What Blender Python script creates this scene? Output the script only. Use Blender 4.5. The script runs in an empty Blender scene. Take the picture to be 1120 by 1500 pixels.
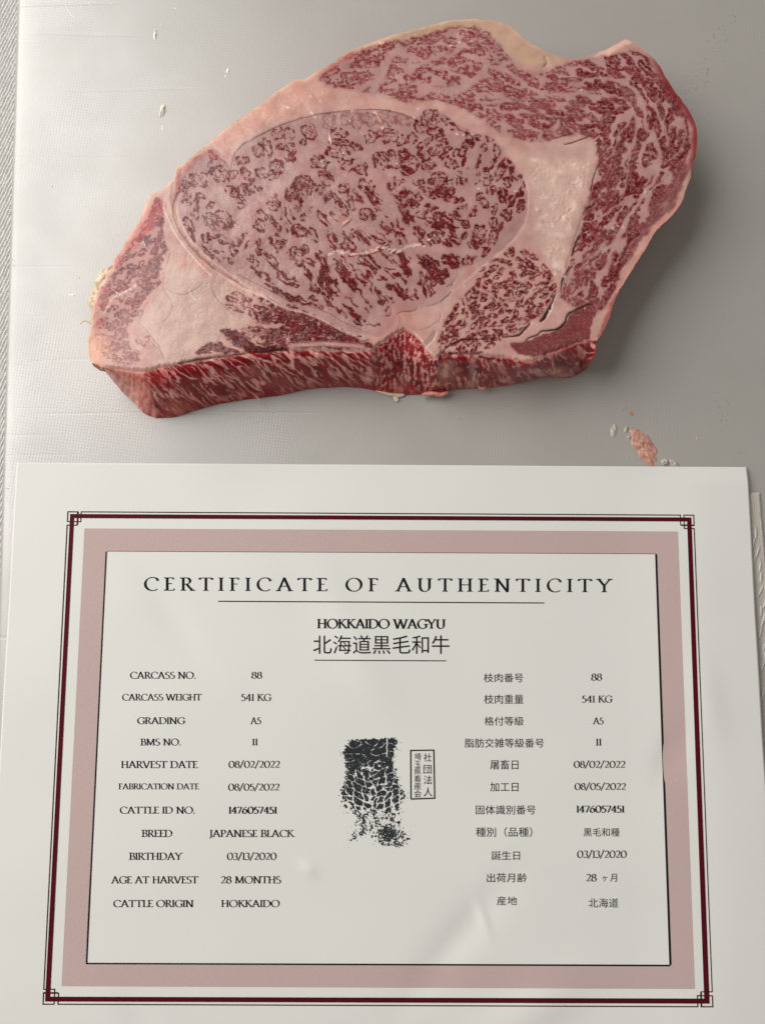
import bpy, math, random
import numpy as np
from mathutils import Vector
from mathutils.geometry import delaunay_2d_cdt

# ------------------------------------------------------------------ camera, world, lamps, exposure
scene = bpy.context.scene
COL = scene.collection
F = 1200.0                       # focal length in photo pixels (photo is 1120 x 1500)
TH = math.atan(F / 10700.0)      # small forward tilt
ST, CT = math.sin(TH), math.cos(TH)
HC = 0.3290                      # camera height above the world origin
BT = 0.0150                      # height of the board top

cam_d = bpy.data.cameras.new('camera')
cam = bpy.data.objects.new('camera', cam_d)
COL.objects.link(cam)
cam.location = (0, 0, HC)
cam.rotation_euler = (TH, 0, 0)
cam_d.sensor_fit = 'VERTICAL'
cam_d.sensor_height = 36.0
cam_d.lens = F / 1500.0 * 36.0
cam_d.clip_start = 0.01
cam_d.clip_end = 50
scene.camera = cam

world = bpy.data.worlds.new('World')
scene.world = world
world.use_nodes = True
world.node_tree.nodes['Background'].inputs[0].default_value = (1.0, 0.95, 0.90, 1)
world.node_tree.nodes['Background'].inputs[1].default_value = 0.17


def area_lamp(name, loc, target, sx, sy, power, colr):
    ld = bpy.data.lights.new(name, 'AREA')
    ld.shape = 'RECTANGLE'
    ld.size = sx
    ld.size_y = sy
    ld.energy = power
    ld.color = colr
    lo = bpy.data.objects.new(name, ld)
    COL.objects.link(lo)
    lo.location = loc
    d = Vector(target) - Vector(loc)
    lo.rotation_euler = d.to_track_quat('-Z', 'Y').to_euler()
    return lo


area_lamp('window_light', (-0.84, 0.50, 0.83), (-0.02, 0.04, 0), 1.30, 1.10, 23.5, (1.0, 0.985, 0.95))
area_lamp('room_light', (0.55, -0.75, 1.5), (0, -0.02, 0), 1.0, 0.8, 2.2, (1.0, 0.92, 0.86))

vs = scene.view_settings
vs.view_transform = 'Standard'
vs.look = 'None'
vs.exposure = 0.0
vs.gamma = 1.0
try:
    scene.cycles.use_denoising = True
except Exception:
    pass

# ------------------------------------------------------------------ helpers
rng = np.random.RandomState(7)
random.seed(7)


def unproj(u, v, z):
    """photo pixel + world height -> world x, y (arrays or numbers)"""
    dx = np.asarray(u, float) - 560.0
    dy = 750.0 - np.asarray(v, float)
    wy = CT * dy + ST * F
    wz = ST * dy - CT * F
    t = (HC - np.asarray(z, float)) / (-wz)
    return dx * t, wy * t


def noise(x, y, seed=0):
    """Perlin gradient noise, about -1..1"""
    x = np.asarray(x, float)
    y = np.asarray(y, float)
    r = np.random.RandomState(seed + 1000)
    perm = r.permutation(256)
    perm = np.concatenate([perm, perm])
    ang = r.rand(256) * 2 * np.pi
    gx, gy = np.cos(ang), np.sin(ang)
    xi = np.floor(x).astype(int)
    yi = np.floor(y).astype(int)
    xf, yf = x - xi, y - yi
    xi &= 255
    yi &= 255
    xi1, yi1 = (xi + 1) & 255, (yi + 1) & 255
    u = xf * xf * xf * (xf * (xf * 6 - 15) + 10)
    w = yf * yf * yf * (yf * (yf * 6 - 15) + 10)

    def g(ix, iy, fx, fy):
        h = perm[perm[ix] + iy]
        return gx[h] * fx + gy[h] * fy
    a = g(xi, yi, xf, yf)
    b = g(xi1, yi, xf - 1, yf)
    c = g(xi, yi1, xf, yf - 1)
    d = g(xi1, yi1, xf - 1, yf - 1)
    return 1.5 * ((a * (1 - u) + b * u) * (1 - w) + (c * (1 - u) + d * u) * w)


def fbm(x, y, seed=0, octs=3):
    s, a = 0, 1.0
    for k in range(octs):
        s = s + a * noise(x * 2 ** k, y * 2 ** k, seed + 17 * k)
        a *= 0.5
    return s


def smooth(a, b, x):
    t = np.clip((x - a) / (b - a), 0, 1)
    return t * t * (3 - 2 * t)


def seg_dist(X, Y, pts, closed=False):
    P = list(pts)
    if closed:
        P = P + [P[0]]
    D = np.full(X.shape, 1e9)
    for (x0, y0), (x1, y1) in zip(P[:-1], P[1:]):
        ex, ey = x1 - x0, y1 - y0
        L = ex * ex + ey * ey + 1e-9
        t = np.clip(((X - x0) * ex + (Y - y0) * ey) / L, 0, 1)
        D = np.minimum(D, (X - x0 - t * ex) ** 2 + (Y - y0 - t * ey) ** 2)
    return np.sqrt(D)


def inside(X, Y, poly):
    ins = np.zeros(X.shape, bool)
    n = len(poly)
    for i in range(n):
        x0, y0 = poly[i]
        x1, y1 = poly[(i + 1) % n]
        if y0 == y1:
            continue
        c = ((y0 > Y) != (y1 > Y)) & (X < (x1 - x0) * (Y - y0) / (y1 - y0) + x0)
        ins ^= c
    return ins


def sdf(X, Y, poly):
    d = seg_dist(X, Y, poly, True)
    return np.where(inside(X, Y, poly), d, -d)


def catmull(pts, n=6, closed=False):
    P = [np.array(p, float) for p in pts]
    m = len(P)
    out = []
    rngi = range(m) if closed else range(m - 1)
    for i in rngi:
        if closed:
            p0, p1, p2, p3 = P[i - 1], P[i], P[(i + 1) % m], P[(i + 2) % m]
        else:
            p0, p1, p2, p3 = P[max(i - 1, 0)], P[i], P[i + 1], P[min(i + 2, m - 1)]
        for k in range(n):
            t = k / n
            out.append(tuple(0.5 * ((2 * p1) + (p2 - p0) * t + (2 * p0 - 5 * p1 + 4 * p2 - p3) * t * t + (3 * p1 - p0 - 3 * p2 + p3) * t ** 3)))
    if not closed:
        out.append(tuple(P[-1]))
    return out


def lin(c):
    c = np.array(c, float) / 255.0
    return np.where(c <= 0.04045, c / 12.92, ((c + 0.055) / 1.055) ** 2.4)


def make_mesh(name, verts, faces, mat=None, parent=None, colors=None, shade=True, normals=None):
    me = bpy.data.meshes.new(name)
    verts = np.asarray(verts, np.float32)
    if isinstance(faces, np.ndarray):
        nf, k = faces.shape
        me.vertices.add(len(verts))
        me.vertices.foreach_set('co', verts.ravel())
        me.loops.add(nf * k)
        me.loops.foreach_set('vertex_index', faces.ravel().astype(np.int32))
        me.polygons.add(nf)
        me.polygons.foreach_set('loop_start', np.arange(0, nf * k, k, dtype=np.int32))
        me.update(calc_edges=True)
    else:
        me.from_pydata([tuple(map(float, v)) for v in verts], [], [tuple(map(int, f)) for f in faces])
        me.update()
    if shade:
        me.polygons.foreach_set('use_smooth', np.ones(len(me.polygons), bool))
    if colors is not None:
        ca = me.color_attributes.new('Col', 'FLOAT_COLOR', 'POINT')
        c4 = np.ones((len(verts), 4), np.float32)
        c4[:, :colors.shape[1]] = colors
        ca.data.foreach_set('color', c4.ravel())
    if normals is not None:
        me.normals_split_custom_set_from_vertices([tuple(n) for n in normals.tolist()])
    if mat:
        me.materials.append(mat)
    o = bpy.data.objects.new(name, me)
    COL.objects.link(o)
    if parent:
        o.parent = parent
    return o


def tag(o, label=None, cat=None, group=None, kind=None):
    if label:
        o['label'] = label
    if cat:
        o['category'] = cat
    if group:
        o['group'] = group
    if kind:
        o['kind'] = kind
    return o


def empty(name, loc=(0, 0, 0)):
    o = bpy.data.objects.new(name, None)
    o.empty_display_size = 0.01
    COL.objects.link(o)
    o.location = loc
    return o


def new_mat(name):
    m = bpy.data.materials.new(name)
    m.use_nodes = True
    nt = m.node_tree
    return m, nt, nt.nodes['Principled BSDF']


def N(nt, typ, **kw):
    n = nt.nodes.new(typ)
    for k, v in kw.items():
        setattr(n, k, v)
    return n


def L(nt, a, b):
    nt.links.new(a, b)


# ------------------------------------------------------------------ materials
def mat_board():
    m, nt, b = new_mat('white_polyethylene')
    tc = N(nt, 'ShaderNodeTexCoord')
    mp = N(nt, 'ShaderNodeMapping')
    mp.inputs['Rotation'].default_value = (0, 0, math.radians(7))
    L(nt, tc.outputs['Object'], mp.inputs[0])
    sep = N(nt, 'ShaderNodeSeparateXYZ')
    L(nt, mp.outputs[0], sep.inputs[0])

    def sinw(a, bb, fr):
        c = N(nt, 'ShaderNodeMath', operation=a)
        L(nt, sep.outputs[0], c.inputs[0])
        L(nt, sep.outputs[1], c.inputs[1])
        s = N(nt, 'ShaderNodeMath', operation='MULTIPLY')
        L(nt, c.outputs[0], s.inputs[0])
        s.inputs[1].default_value = fr
        t = N(nt, 'ShaderNodeMath', operation='SINE')
        L(nt, s.outputs[0], t.inputs[0])
        return t
    fr = 2 * math.pi / 0.00240
    s1, s2 = sinw('ADD', 0, fr), sinw('SUBTRACT', 0, fr)
    pr = N(nt, 'ShaderNodeMath', operation='MULTIPLY')
    L(nt, s1.outputs[0], pr.inputs[0])
    L(nt, s2.outputs[0], pr.inputs[1])
    # patchy strength of the moulded grain
    no = N(nt, 'ShaderNodeTexNoise')
    no.inputs['Scale'].default_value = 22
    no.inputs['Detail'].default_value = 3
    L(nt, tc.outputs['Object'], no.inputs[0])
    fine = N(nt, 'ShaderNodeTexNoise')
    fine.inputs['Scale'].default_value = 900
    fine.inputs['Detail'].default_value = 2
    L(nt, tc.outputs['Object'], fine.inputs[0])
    cl = N(nt, 'ShaderNodeMath', operation='MAXIMUM')
    L(nt, pr.outputs[0], cl.inputs[0])
    cl.inputs[1].default_value = 0.0
    pw = N(nt, 'ShaderNodeMath', operation='POWER')
    L(nt, cl.outputs[0], pw.inputs[0])
    pw.inputs[1].default_value = 1.6
    mx = N(nt, 'ShaderNodeMath', operation='MULTIPLY')
    L(nt, pw.outputs[0], mx.inputs[0])
    pm = N(nt, 'ShaderNodeMapRange')
    pm.inputs['From Min'].default_value = 0.35
    pm.inputs['From Max'].default_value = 0.65
    pm.inputs['To Min'].default_value = 0.3
    pm.inputs['To Max'].default_value = 1.6
    L(nt, no.outputs[0], pm.inputs['Value'])
    mf = N(nt, 'ShaderNodeMath', operation='MULTIPLY')
    L(nt, fine.outputs[0], mf.inputs[0])
    L(nt, pm.outputs[0], mf.inputs[1])
    L(nt, mf.outputs[0], mx.inputs[1])
    bump = N(nt, 'ShaderNodeBump')
    bump.inputs['Strength'].default_value = 0.4
    bump.inputs['Distance'].default_value = 0.00011
    # shallow knife scars: thin stretched iso-lines in two directions
    last = mx
    for ang_, sd_ in ((62, 0.0), (-20, 5.0)):
        m2 = N(nt, 'ShaderNodeMapping')
        m2.inputs['Rotation'].default_value = (0, 0, math.radians(ang_))
        m2.inputs['Location'].default_value = (sd_, sd_, 0)
        m2.inputs['Scale'].default_value = (7, 240, 1)
        L(nt, tc.outputs['Object'], m2.inputs[0])
        ns_ = N(nt, 'ShaderNodeTexNoise')
        ns_.inputs['Scale'].default_value = 1.0
        ns_.inputs['Detail'].default_value = 1
        L(nt, m2.outputs[0], ns_.inputs[0])
        r_ = N(nt, 'ShaderNodeMapRange')
        r_.inputs['From Min'].default_value = 0.70
        r_.inputs['From Max'].default_value = 0.76
        r_.inputs['To Min'].default_value = 0.0
        r_.inputs['To Max'].default_value = -0.9
        L(nt, ns_.outputs[0], r_.inputs['Value'])
        a_ = N(nt, 'ShaderNodeMath', operation='ADD')
        L(nt, last.outputs[0], a_.inputs[0])
        L(nt, r_.outputs[0], a_.inputs[1])
        last = a_
    L(nt, last.outputs[0], bump.inputs['Height'])
    L(nt, bump.outputs[0], b.inputs['Normal'])
    cr = N(nt, 'ShaderNodeMixRGB')
    cr.inputs[1].default_value = (*BOARD_A, 1)
    cr.inputs[2].default_value = (*BOARD_B, 1)
    L(nt, no.outputs[0], cr.inputs[0])
    L(nt, cr.outputs[0], b.inputs['Base Color'])
    gz = N(nt, 'ShaderNodeTexNoise')
    gz.inputs['Scale'].default_value = 35
    gz.inputs['Detail'].default_value = 5
    L(nt, tc.outputs['Object'], gz.inputs[0])
    rr = N(nt, 'ShaderNodeMapRange')
    rr.inputs['From Min'].default_value = 0.35
    rr.inputs['From Max'].default_value = 0.65
    rr.inputs['To Min'].default_value = 0.385
    rr.inputs['To Max'].default_value = 0.455
    L(nt, gz.outputs[0], rr.inputs['Value'])
    L(nt, rr.outputs[0], b.inputs['Roughness'])
    b.inputs['Specular IOR Level'].default_value = 1.0
    b.inputs['IOR'].default_value = 1.7
    return m


BOARD_A = (0.345, 0.325, 0.297)
BOARD_B = (0.378, 0.358, 0.330)


def mat_paper():
    m, nt, b = new_mat('paper')
    tc = N(nt, 'ShaderNodeTexCoord')
    n1 = N(nt, 'ShaderNodeTexNoise')
    n1.inputs['Scale'].default_value = 700
    n1.inputs['Detail'].default_value = 3
    L(nt, tc.outputs['Object'], n1.inputs[0])
    n2 = N(nt, 'ShaderNodeTexNoise')
    n2.inputs['Scale'].default_value = 14
    L(nt, tc.outputs['Object'], n2.inputs[0])
    cr = N(nt, 'ShaderNodeMixRGB')
    cr.inputs[1].default_value = (0.685, 0.68, 0.65, 1)
    cr.inputs[2].default_value = (0.71, 0.705, 0.672, 1)
    L(nt, n2.outputs[0], cr.inputs[0])
    L(nt, cr.outputs[0], b.inputs['Base Color'])
    bp = N(nt, 'ShaderNodeBump')
    bp.inputs['Strength'].default_value = 0.25
    bp.inputs['Distance'].default_value = 0.00005
    L(nt, n1.outputs[0], bp.inputs['Height'])
    L(nt, bp.outputs[0], b.inputs['Normal'])
    b.inputs['Roughness'].default_value = 0.6
    b.inputs['Specular IOR Level'].default_value = 0.35
    return m


def mat_ink(name, c, rough=0.55, mottle=0.15, scale=900):
    m, nt, b = new_mat(name)
    tc = N(nt, 'ShaderNodeTexCoord')
    n1 = N(nt, 'ShaderNodeTexNoise')
    n1.inputs['Scale'].default_value = scale
    n1.inputs['Detail'].default_value = 3
    L(nt, tc.outputs['Object'], n1.inputs[0])
    cr = N(nt, 'ShaderNodeMixRGB')
    cr.inputs[1].default_value = (*[x * (1 - mottle) for x in c], 1)
    cr.inputs[2].default_value = (*[x * (1 + mottle) for x in c], 1)
    L(nt, n1.outputs[0], cr.inputs[0])
    L(nt, cr.outputs[0], b.inputs['Base Color'])
    b.inputs['Roughness'].default_value = rough
    b.inputs['Specular IOR Level'].default_value = 0.08
    return m


def mat_meat(name='raw_meat', sss=0.0):
    m, nt, b = new_mat(name)
    at = N(nt, 'ShaderNodeAttribute', attribute_name='Col')
    tc = N(nt, 'ShaderNodeTexCoord')
    n1 = N(nt, 'ShaderNodeTexNoise')
    n1.inputs['Scale'].default_value = 1100
    n1.inputs['Detail'].default_value = 3
    L(nt, tc.outputs['Object'], n1.inputs[0])
    n2 = N(nt, 'ShaderNodeTexNoise')
    n2.inputs['Scale'].default_value = 170
    n2.inputs['Detail'].default_value = 4
    L(nt, tc.outputs['Object'], n2.inputs[0])
    mr = N(nt, 'ShaderNodeMapRange')
    mr.inputs['From Min'].default_value = 0.3
    mr.inputs['From Max'].default_value = 0.7
    mr.inputs['To Min'].default_value = 0.9
    mr.inputs['To Max'].default_value = 1.1
    L(nt, n2.outputs[0], mr.inputs['Value'])
    mul = N(nt, 'ShaderNodeVectorMath', operation='SCALE')
    L(nt, at.outputs['Color'], mul.inputs[0])
    L(nt, mr.outputs[0], mul.inputs['Scale'])
    L(nt, mul.outputs[0], b.inputs['Base Color'])
    ad = N(nt, 'ShaderNodeMath', operation='MULTIPLY_ADD')
    L(nt, n2.outputs[0], ad.inputs[0])
    ad.inputs[1].default_value = 1.6
    L(nt, n1.outputs[0], ad.inputs[2])
    bp = N(nt, 'ShaderNodeBump')
    bp.inputs['Strength'].default_value = 0.5
    bp.inputs['Distance'].default_value = 0.00016
    b.inputs['Coat Weight'].default_value = 0.26
    b.inputs['Coat Roughness'].default_value = 0.13
    cb = N(nt, 'ShaderNodeBump')
    cb.inputs['Strength'].default_value = 0.9
    cb.inputs['Distance'].default_value = 0.0012
    L(nt, n2.outputs[0], cb.inputs['Height'])
    L(nt, cb.outputs[0], b.inputs['Coat Normal'])
    L(nt, ad.outputs[0], bp.inputs['Height'])
    L(nt, bp.outputs[0], b.inputs['Normal'])
    b.inputs['Roughness'].default_value = 0.24
    b.inputs['Specular IOR Level'].default_value = 0.22
    if sss:
        b.inputs['Subsurface Weight'].default_value = sss
        b.inputs['Subsurface Radius'].default_value = (1.0, 0.35, 0.25)
        b.inputs['Subsurface Scale'].default_value = 0.0016
    return m


def mat_plain(name, c, rough=0.6, bump=0.0, bscale=800, var=0.1, spec=0.4, trans=0.0):
    m, nt, b = new_mat(name)
    tc = N(nt, 'ShaderNodeTexCoord')
    n1 = N(nt, 'ShaderNodeTexNoise')
    n1.inputs['Scale'].default_value = bscale
    n1.inputs['Detail'].default_value = 4
    L(nt, tc.outputs['Object'], n1.inputs[0])
    cr = N(nt, 'ShaderNodeMixRGB')
    cr.inputs[1].default_value = (*[x * (1 - var) for x in c], 1)
    cr.inputs[2].default_value = (*[min(1, x * (1 + var)) for x in c], 1)
    L(nt, n1.outputs[0], cr.inputs[0])
    L(nt, cr.outputs[0], b.inputs['Base Color'])
    if bump:
        bp = N(nt, 'ShaderNodeBump')
        bp.inputs['Strength'].default_value = 0.6
        bp.inputs['Distance'].default_value = bump
        L(nt, n1.outputs[0], bp.inputs['Height'])
        L(nt, bp.outputs[0], b.inputs['Normal'])
    b.inputs['Roughness'].default_value = rough
    b.inputs['Specular IOR Level'].default_value = spec
    b.inputs['Transmission Weight'].default_value = trans
    return m


M_board = mat_board()
M_paper = mat_paper()
M_black = mat_ink('black_ink', (0.010, 0.011, 0.014), 0.8)
M_rub = mat_ink('stamp_ink', (0.028, 0.031, 0.035), 0.8, 0.6, 3000)
M_maroon = mat_ink('maroon_ink', (0.075, 0.003, 0.008))
M_thin = mat_ink('thin_line_ink', (0.05, 0.012, 0.012))
M_pink = mat_ink('pink_ink', (0.50, 0.375, 0.355), 0.65, 0.06, 1100)
M_meat = mat_meat('raw_marbled_beef', 0.12)
M_cloth = mat_plain('white_cotton', (0.62, 0.61, 0.59), 0.9, 0.00012, 1800, 0.12, 0.1)
M_napkin = mat_plain('beige_paper_towel', (0.50, 0.46, 0.41), 0.95, 0.0002, 1500, 0.12, 0.1)
M_counter = mat_plain('pale_stone', (0.35, 0.33, 0.30), 0.4, 0.0, 30, 0.1)
M_fat_lit = mat_plain('lit_fat', (0.80, 0.79, 0.68), 0.35, 0.0002, 500, 0.1, 0.5)  # crumb fat for the bright left of the board, light put into its colour
M_fat_shaded = mat_plain('shaded_fat', (0.46, 0.42, 0.37), 0.3, 0.0002, 500, 0.1, 0.5)  # same fat, darkened in colour for the dimmer part of the board
M_scrap = mat_meat('pink_scrap_meat', 0.2)

# ------------------------------------------------------------------ counter, cloth, board
o = make_mesh('countertop', [(-1.5, -1.5, -0.0040), (1.5, -1.5, -0.0040), (1.5, 1.5, -0.0040), (-1.5, 1.5, -0.0040)], [(0, 1, 2, 3)], M_counter, shade=False)
tag(o, kind='structure')

# board outline from the photo's left edge
bx0, by0 = unproj(22.5, 0, BT)
bx1, by1 = unproj(2.0, 660, BT)
bdir = Vector((bx0 - bx1, by0 - by1)).normalized()       # up along the left edge
bnor = Vector((bdir.y, -bdir.x))                         # to the right
BW, BH = 0.345, 0.50
borg = Vector((bx1, by1)) - bdir * 0.235                 # bottom-left corner


def board_mesh():
    # rounded slab: rings of a rounded rectangle, inset profile
    def ring(inset, z, r=0.012, n=8):
        pts = []
        for cx, cy, a0 in ((BW - r, r, -90), (BW - r, BH - r, 0), (r, BH - r, 90), (r, r, 180)):
            for k in range(n + 1):
                a = math.radians(a0 + 90 * k / n)
                pts.append((cx + (r - inset) * math.cos(a), cy + (r - inset) * math.sin(a), z))
        return pts
    prof = [(0.0030, 0.0), (0.0008, 0.0008), (0.0, 0.003), (0.0, BT - 0.0032), (0.0003, BT - 0.0018), (0.0010, BT - 0.0009), (0.0022, BT - 0.00045),
            (0.0045, BT - 0.00022), (0.0080, BT - 0.00008), (0.0118, BT)]
    vs_, fs = [], []
    for ins, z in prof:
        vs_ += ring(ins, z)
    n = 36
    for i in range(len(prof) - 1):
        for k in range(n):
            a, b = i * n + k, i * n + (k + 1) % n
            fs.append((a, b, b + n, a + n))
    fs.append(tuple(reversed(range(n))))
    fs.append(tuple(range((len(prof) - 1) * n, len(prof) * n)))
    out = []
    for x, y, z in vs_:
        p = bnor * x + bdir * y
        out.append((p.x, p.y, z))
    return out, fs


v_, f_ = board_mesh()
board = empty('cutting_board', (borg.x, borg.y, 0))
tag(board, 'off-white plastic cutting board with a fine dotted grain under the steak and certificate', 'cutting board')
slab = make_mesh('slab', v_, f_, M_board, board)


def blob(name, cx, cy, rx, ry, ang, hgt, mat, z0=BT, seed=1, nr=7, na=26, rough=0.25, parent=None, colors=None, flat=1.0):
    """irregular low lump lying on a surface, centred at photo pixel (cx, cy), radii in photo px"""
    vv, cc = [], []
    ca, sa = math.cos(math.radians(ang)), math.sin(math.radians(ang))
    for i in range(nr + 1):
        r = i / nr
        for k in range(na):
            a = 2 * math.pi * k / na
            jag = 1 + rough * float(noise(3 * math.cos(a) * 0.8 + seed * 3.1, 3 * math.sin(a) * 0.8 + seed * 1.7, seed)) + 0.4 * rough * float(noise(7 * math.cos(a), 7 * math.sin(a), seed + 5))
            px = r * rx * jag * math.cos(a)
            py = r * ry * jag * math.sin(a)
            u, v = cx + px * ca - py * sa, cy + px * sa + py * ca
            hh = hgt * (1 - r ** 2.2) ** 0.6 if r < 1 else 0
            hh *= (0.8 + 0.45 * float(noise(px / 3.0 + seed, py / 3.0, seed + 9))) if not parent else (0.85 + 0.35 * float(noise(px / 8.0 + seed, py / 8.0, seed + 9)))
            x, y = unproj(u, v, z0)
            vv.append((float(x), float(y), z0 + max(hh, 0) + 0.00003))
            cc.append((u, v))
    fs = []
    for i in range(nr):
        for k in range(na):
            a, b = i * na + k, i * na + (k + 1) % na
            if i == 0:
                fs.append((i * na, b + na, a + na)) if False else fs.append((a, a + na, b + na, b))
            else:
                fs.append((a, a + na, b + na, b))
    vv = np.array(vv)
    org = vv.mean(0) * (1, 1, 0) + (0, 0, z0)
    colr = None
    if colors is not None:
        cc = np.array(cc)
        n_ = fbm(cc[:, 0] / 6, cc[:, 1] / 6, seed, 3)[:, None]
        t = np.clip(0.5 + 0.8 * n_, 0, 1)
        colr = lin(colors[0]) * (1 - t) + lin(colors[1]) * t
    loc = tuple(parent.location) if parent else tuple(org)
    o = make_mesh(name, vv - np.array(loc), fs, mat, parent, colr)
    if not parent:
        o.location = loc
    return o


# cloth under the board: woven diagonal ribs built as relief in the visible strip, plain sheet below
def cloth():
    root = empty('striped_cloth', (borg.x, borg.y, -0.004))
    tag(root, 'white woven cotton cloth with diagonal ribs showing along the left side of the board', 'cloth')
    st = 0.00030
    nx, ny = int(0.040 / st), int(0.40 / st)
    X, Y = np.meshgrid(np.arange(nx) * st, np.arange(ny) * st)
    # ribs climb steeply to the right
    ph = (X * 0.93 - Y * 0.40) / 0.00135
    ph = ph + 0.18 * noise(X / 0.002, Y / 0.004, 3)
    rib = 0.5 + 0.5 * np.cos(2 * np.pi * ph)
    tw = 0.5 + 0.5 * np.cos(2 * np.pi * ((X * 0.40 + Y * 0.93) / 0.00095 + 0.5 * np.floor(ph)))
    Z = 0.0040 - 0.0012 + 0.00085 * rib ** 0.7 * (0.55 + 0.45 * tw) + 0.0002 * fbm(X / 0.012, Y / 0.012, 5) + 0.00012 * noise(X / 0.0006, Y / 0.0006, 8)
    # strip origin: from 36 mm left of the board edge to 4 mm under it
    P = np.stack([(bnor.x * (X - 0.036) + bdir.x * (Y + 0.11)).ravel(), (bnor.y * (X - 0.036) + bdir.y * (Y + 0.11)).ravel(), Z.ravel()], 1)
    idx = np.arange(nx * ny).reshape(ny, nx)
    fc = np.stack([idx[:-1, :-1].ravel(), idx[:-1, 1:].ravel(), idx[1:, 1:].ravel(), idx[1:, :-1].ravel()], 1)
    make_mesh('woven_face', P, fc, M_cloth, root)
    vv = []
    for x, y in ((-0.06, 0.03), (0.40, 0.03), (0.40, 0.56), (-0.06, 0.56)):
        p = bnor * x + bdir * y
        vv.append((p.x, p.y, 0.0006))
    for x, y in ((-0.06, 0.03), (0.40, 0.03), (0.40, 0.56), (-0.06, 0.56)):
        p = bnor * x + bdir * y
        vv.append((p.x, p.y, 0.0021))
    make_mesh('lower_layer', vv, [(3, 2, 1, 0), (4, 5, 6, 7), (0, 1, 5, 4), (1, 2, 6, 5), (2, 3, 7, 6), (3, 0, 4, 7)], M_cloth, root, shade=False)


cloth()
slab.location.z = 0.0002

# ------------------------------------------------------------------ certificate
PTL = np.array(unproj(25.5, 677.5, BT + 0.0006))
PTR = np.array(unproj(1091.5, 684.5, BT + 0.0006))
PW = 0.2794
pdir = (PTR - PTL) / np.linalg.norm(PTR - PTL)
pdn = np.array([pdir[1], -pdir[0]])
PSC = np.linalg.norm(PTR - PTL)
PHGT = PSC * 215.9 / 279.4


def paper_z(x, y):
    """height of the sheet at world x, y"""
    x = np.asarray(x, float)
    y = np.asarray(y, float)
    s = ((x - PTL[0]) * pdir[0] + (y - PTL[1]) * pdir[1]) / PSC
    t = ((x - PTL[0]) * pdn[0] + (y - PTL[1]) * pdn[1]) / PHGT
    z = BT + 0.0007
    z = z + 0.0013 * smooth(0.82, 0.95, s) * smooth(-0.02, 0.035, t) + 0.0016 * smooth(0.72, 1.0, s) * smooth(0.0, 0.35, t)
    z = z + 0.0065 * smooth(0.25, 1.1, t) * smooth(0.3, 1.0, s)
    # soft dents and buckles
    def dent(cs, ct, rs, rt, ang, h):
        ca, sa = math.cos(ang), math.sin(ang)
        a = (s - cs) * ca + (t - ct) * 0.77 * sa
        b = -(s - cs) * sa + (t - ct) * 0.77 * ca
        return h * np.exp(-(a / rs) ** 2 - (b / rt) ** 2)
    z = z + 2.0 * dent(0.46, 0.30, 0.10, 0.028, 1.1, 0.00035)
    z = z + 2.0 * dent(0.22, 0.27, 0.08, 0.020, 1.0, -0.00022)
    z = z + 2.0 * dent(0.88, 0.50, 0.035, 0.016, 1.9, -0.00040)
    z = z + 2.0 * dent(0.93, 0.40, 0.06, 0.02, 1.4, 0.00030)
    z = z + 2.0 * dent(0.635, 0.765, 0.020, 0.0065, 1.2, 0.00030)
    z = z + 2.0 * dent(0.60, 0.80, 0.09, 0.022, 2.3, -0.00045)
    z = z + 2.0 * dent(0.70, 0.90, 0.07, 0.03, 2.6, 0.00060)
    z = z + 2.0 * dent(0.41, 0.69, 0.012, 0.008, 0.7, 0.00022)
    z = z + 2.0 * dent(0.20, 0.94, 0.05, 0.02, 1.0, -0.00030)
    z = z + 2.0 * dent(0.72, 0.66, 0.10, 0.03, 0.4, 0.00030)
    z = z + 0.00030 * noise(s * 7, t * 6, 21) + 0.0003
    fl = BT + 0.00035
    return fl + 0.5 * ((z - fl) + np.sqrt((z - fl) ** 2 + 0.0003 ** 2))


def on_paper(u, v, dz):
    z = BT + 0.0007
    for _ in range(4):
        x, y = unproj(u, v, z + dz)
        z = paper_z(x, y)
    return x, y, z + dz


cert = empty('certificate', (float(PTL[0]), float(PTL[1]), BT))
tag(cert, 'white landscape certificate with a maroon border and pink band lying below the steak', 'certificate')
CO = np.array([PTL[0], PTL[1], BT])
ns, ntt = 420, 330
S_, T_ = np.meshgrid(np.linspace(0, 1, ns), np.linspace(0, 1, ntt))
PX = PTL[0] + S_ * PSC * pdir[0] + T_ * PHGT * pdn[0]
PY = PTL[1] + S_ * PSC * pdir[1] + T_ * PHGT * pdn[1]
PZ = paper_z(PX, PY)
idx = np.arange(ns * ntt).reshape(ntt, ns)
fc = np.stack([idx[1:, :-1].ravel(), idx[1:, 1:].ravel(), idx[:-1, 1:].ravel(), idx[:-1, :-1].ravel()], 1)
sheet = make_mesh('sheet', np.stack([PX.ravel(), PY.ravel(), PZ.ravel()], 1) - CO, fc, M_paper, cert)
sm = sheet.modifiers.new('thickness', 'SOLIDIFY')
sm.thickness = 0.00012
sm.offset = -1

INK = 0.00009


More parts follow.
